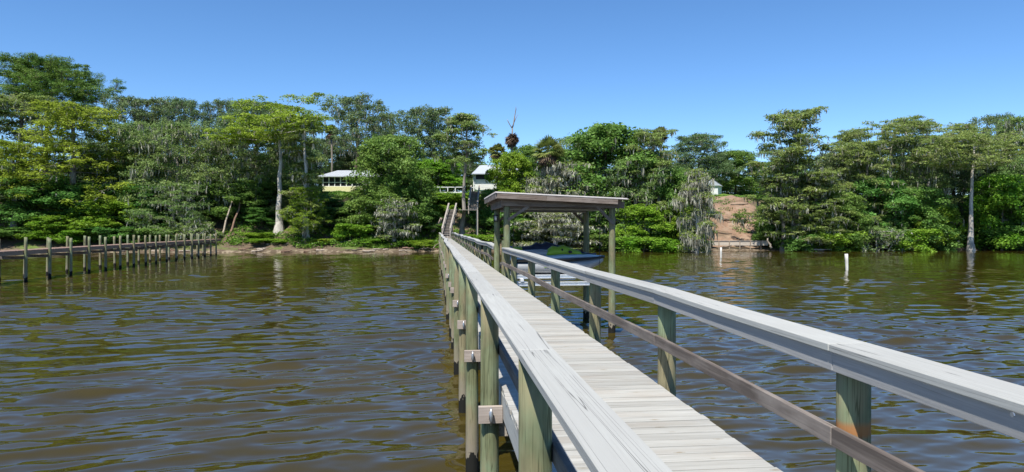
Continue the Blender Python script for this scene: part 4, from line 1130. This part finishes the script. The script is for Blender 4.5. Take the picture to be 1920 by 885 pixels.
# ------------------------------------------------------------------ lift cradle and two personal watercraft
lift = tag(empty('watercraft_lift', (0, 0, 0)), 'aluminium cradle beams carrying the covered watercraft over the water', 'boat lift')
for y, zz, x0_, x1_ in ((20.75, 1.66, 2.25, 4.85), (20.55, 1.46, 2.2, 4.98), (23.3, 1.66, 2.25, 4.9), (22.3, 1.66, 2.25, 4.9)):
    MB().box(((x0_ + x1_) / 2, y, zz + .045), (x1_ - x0_, .11, .014)).box(((x0_ + x1_) / 2, y, zz - .045), (x1_ - x0_, .11, .014)).box(((x0_ + x1_) / 2, y, zz), (x1_ - x0_, .014, .078)).build('beam', M['alu'], lift)
for x in (2.5, 4.75): MB().box((x, 22, 1.57), (.09, 3.1, .07)).build('cross_bar', M['alu'], lift)
for y in (20.95, 21.5, 22.6, 23.15): MB().box((3.6, y, 1.74), (2.2, .12, .05)).build('bunk', M['dark'], lift)

def loft(stations, nseg=20, a0=0, a1=2 * math.pi, power=2.4):
    """stations: (x, half width, z low, z high); closed rounded sections"""
    vs, fs = [], []
    for (x, hw, zl, zh) in stations:
        for k in range(nseg):
            a = 2 * math.pi * k / nseg; c, s = math.cos(a), math.sin(a)
            vs.append((x, hw * math.copysign(abs(c) ** (2 / power), c), (zl + zh) / 2 + (zh - zl) / 2 * math.copysign(abs(s) ** (2 / power), s)))
    n = len(stations)
    for i in range(n - 1):
        for k in range(nseg): a = i * nseg + k; b = i * nseg + (k + 1) % nseg; fs.append((a, b, b + nseg, a + nseg))
    me = bpy.data.meshes.new('loft'); me.from_pydata(vs, [], fs + [tuple(range(nseg))[::-1], tuple(range((n - 1) * nseg, n * nseg))]); me.update(); return me

def watercraft(loc, label, lettering, body_mat, cover, cover_mat, panel, panel_mat):
    root = tag(empty('personal_watercraft', loc), label, 'watercraft')
    # x runs stern to bow, 3.05 m long, z from keel
    h = link('hull', loft([(-1.5, .5, .10, .36), (-1.2, .54, .04, .38), (-.3, .57, .0, .40), (.5, .55, .02, .42), (1.0, .44, .10, .45), (1.35, .24, .24, .48), (1.52, .06, .36, .48)], 24, power=3.0), M['hullgrey'], root, True)
    link('bumper_rail', loft([(-1.52, .53, .355, .405), (-.3, .60, .385, .435), (.5, .58, .41, .46), (1.02, .47, .44, .49), (1.38, .27, .47, .52), (1.56, .09, .455, .545)], 16, power=4), M['dark'], root, True)
    link('deck_shell', loft([(-1.46, .46, .38, .48), (-1.0, .52, .38, .55), (-.2, .5, .4, .56), (.3, .48, .42, .60), (.7, .42, .44, .60), (1.1, .3, .46, .57), (1.4, .15, .48, .54), (1.5, .06, .49, .53)], 20, power=2.6), M[body_mat], root, True)
    cv = link('storage_cover', loft(cover, 20, power=2.0), M[cover_mat], root, True)
    for a_, b_ in panel:
        st_ = [q for q in cover if a_ <= q[0] <= b_]
        link('cover_panel', loft([(q[0], q[1] + .006, q[2] + .02, q[3] + .006) for q in st_], 20, power=2.0), M[panel_mat], cv, True)
    link('seat', loft([(-1.3, .2, .45, .60), (-1.0, .27, .45, .70), (-.4, .25, .5, .72), (.1, .2, .5, .70)], 16, power=2.4), M['hullgrey'], root, True)
    MB().tube([(.2, -.36, .72), (.24, 0, .76), (.2, .36, .72)], .03, 8).build('handlebar', M['dark'], root, True)
    for s in (-1, 1):
        MB().box((.42, s * .45, .66), (.10, .13, .08)).build('mirror', M['dark'], root, bevel=.02)
        MB().bar((-1.35, s * .42, .43), (-.2, s * .46, .44), .2, .03).build('foot_well', M['dark'], root)
    if lettering:
        cu = bpy.data.curves.new('lettering', 'FONT'); cu.body = lettering; cu.size = .13; cu.extrude = .003; cu.align_x = 'CENTER'
        to = bpy.data.objects.new('lettering_source', cu); COL.objects.link(to); dg = bpy.context.evaluated_depsgraph_get(); me = bpy.data.meshes.new_from_object(to.evaluated_get(dg)); bpy.data.objects.remove(to)
        me.materials.clear(); lo_ = link('lettering', me, M['lime'], root); lo_.location = (-.28, -.578, .20); lo_.rotation_euler = (R(90), 0, 0)
    MB().tube([(-1.6, 0, .16), (-1.42, 0, .16)], [.10, .12], 12).build('jet_nozzle', M['dark'], root)
    return root
watercraft((3.56, 21.25, 1.72), 'nearer watercraft with pale blue nose and lime green cover on the lift', 'SEA', 'shell',
           [(-.32, .16, .5, .60), (-.2, .30, .5, .72), (-.05, .34, .5, .83), (.12, .34, .52, .80), (.26, .36, .5, .86), (.42, .37, .5, .80), (.6, .33, .5, .73), (.8, .26, .52, .67), (.98, .12, .54, .62)], 'lime',
           [(.7, 1.0)], 'cover')
watercraft((3.66, 22.85, 1.73), 'farther watercraft under a navy cover with small lime panels', None, 'cover',
           [(-1.45, .16, .5, .62), (-1.2, .28, .5, .74), (-.9, .30, .5, .76), (-.6, .30, .5, .78), (-.42, .34, .5, .90), (-.25, .33, .5, .84), (-.1, .36, .5, .92), (.1, .36, .5, .86), (.3, .34, .5, .80), (.6, .28, .5, .72), (.95, .12, .5, .64)], 'cover',
           [(-1.3, -.85)], 'lime')

# ------------------------------------------------------------------ old dock on the left
dk = tag(empty('old_dock', (0, 0, 0)), 'long narrow brown dock on grey posts reaching the left bank', 'dock')
zd = lambda v: EYE * F / (v - 427)
X0, Yd0 = px(45.5, zd(528)); X1, Yd1 = px(291, zd(494))
dirv = Vector((X1 - X0, Yd1 - Yd0, 0)).normalized(); sidev = Vector((-dirv.y, dirv.x, 0))
def on_row(u, off):
    # where the picture column meets the row of posts, offset to the far side
    c, s = CS, SN; best = None
    k = (u - 960) / F; ray = Vector((k * c + s, -k * s + c)); o = Vector((X0, Yd0)) + Vector((sidev.x, sidev.y)) * off
    den = ray.x * dirv.y - ray.y * dirv.x; tt = (o.x * dirv.y - o.y * dirv.x) / den
    return Vector((ray.x * tt, ray.y * tt, 0))
near_u = [45.5, 90.7, 130.6, 165, 196, 223.5, 249, 271.7, 291, 311, 328.6, 344.5, 358.6, 371, 383, 394, 404]
DZ = 1.80
first = on_row(near_u[0], 0); last = on_row(404, 0)
start = first - dirv * 34; length = (last - start).length + 2.5
m = MB(); ang = math.atan2(dirv.y, dirv.x); nb = int(length / .15)
rb = random.Random(5)
for k in range(nb):
    c_ = start + dirv * (k * .15 + .07) + sidev * .62; m.box((c_.x, c_.y, DZ - .02 + rb.uniform(-.004, .004)), (.14, 1.2 + rb.uniform(-.03, .03), .04), ang)
m.build('deck_boards', mat_wood('old dock boards', (.36, .25, .19), (.20, .13, .10), 'x', crack=.4, islands=.15), dk)
for off in (.04, 1.2):
    a = start + sidev * off; b = start + dirv * length + sidev * off
    MB().bar((a.x, a.y, DZ - .15), (b.x, b.y, DZ - .15), .06, .21).build('stringer', mat_wood('old dock stringers', (.38, .26, .18), (.25, .165, .115), 'y'), dk)
dpm = [pile_mesh(2.47, .085, 60 + s) for s in range(4)]
for q in dpm:
    for vv in q.vertices: pass
u_list = near_u
for i, u in enumerate(u_list):
    for off, side in ((-.06, 0), (1.36, 1)):
        p = on_row(u, 0) + sidev * off
        o = link('post', dpm[(i + side) % 4], None, dk); o.location = (p.x, p.y, rn.uniform(-.06, .06)); o.rotation_euler = (rn.gauss(0, .012), rn.gauss(0, .012), rn.uniform(0, 6))
    p = on_row(u, 0); MB().bar((p.x, p.y, DZ - .42), (p.x + sidev.x * 1.3, p.y + sidev.y * 1.3, DZ - .42), .06, .18).build('cross_beam', M['brown'], dk)

# ------------------------------------------------------------------ marker posts in the water
def marker(u, vb, vt, wpx, label, lean=0):
    z = zd(vb); x, y = px(u, z); s = z / F
    h = (vb - vt) * s; r_ = wpx * s / 2
    o = MB().tube([(0, 0, -1.0), (0, 0, 0), (lean * h * .6, 0, h * .6), (lean * h, 0, h)], [r_ * .9, r_ * .85, r_, r_ * 1.02], 12).build('marker_post', mat_bark('bleached post', (.50, .48, .42), (.72, .70, .64)), None, True)
    o.location = (x, y, 0); tag(o, label, 'post')
marker(1588.5, 507, 476, 6, 'bleached white marker post standing in open water at right', -.05)
marker(1352, 483, 464, 3.6, 'small white post in the shallows in front of the sandy beach')
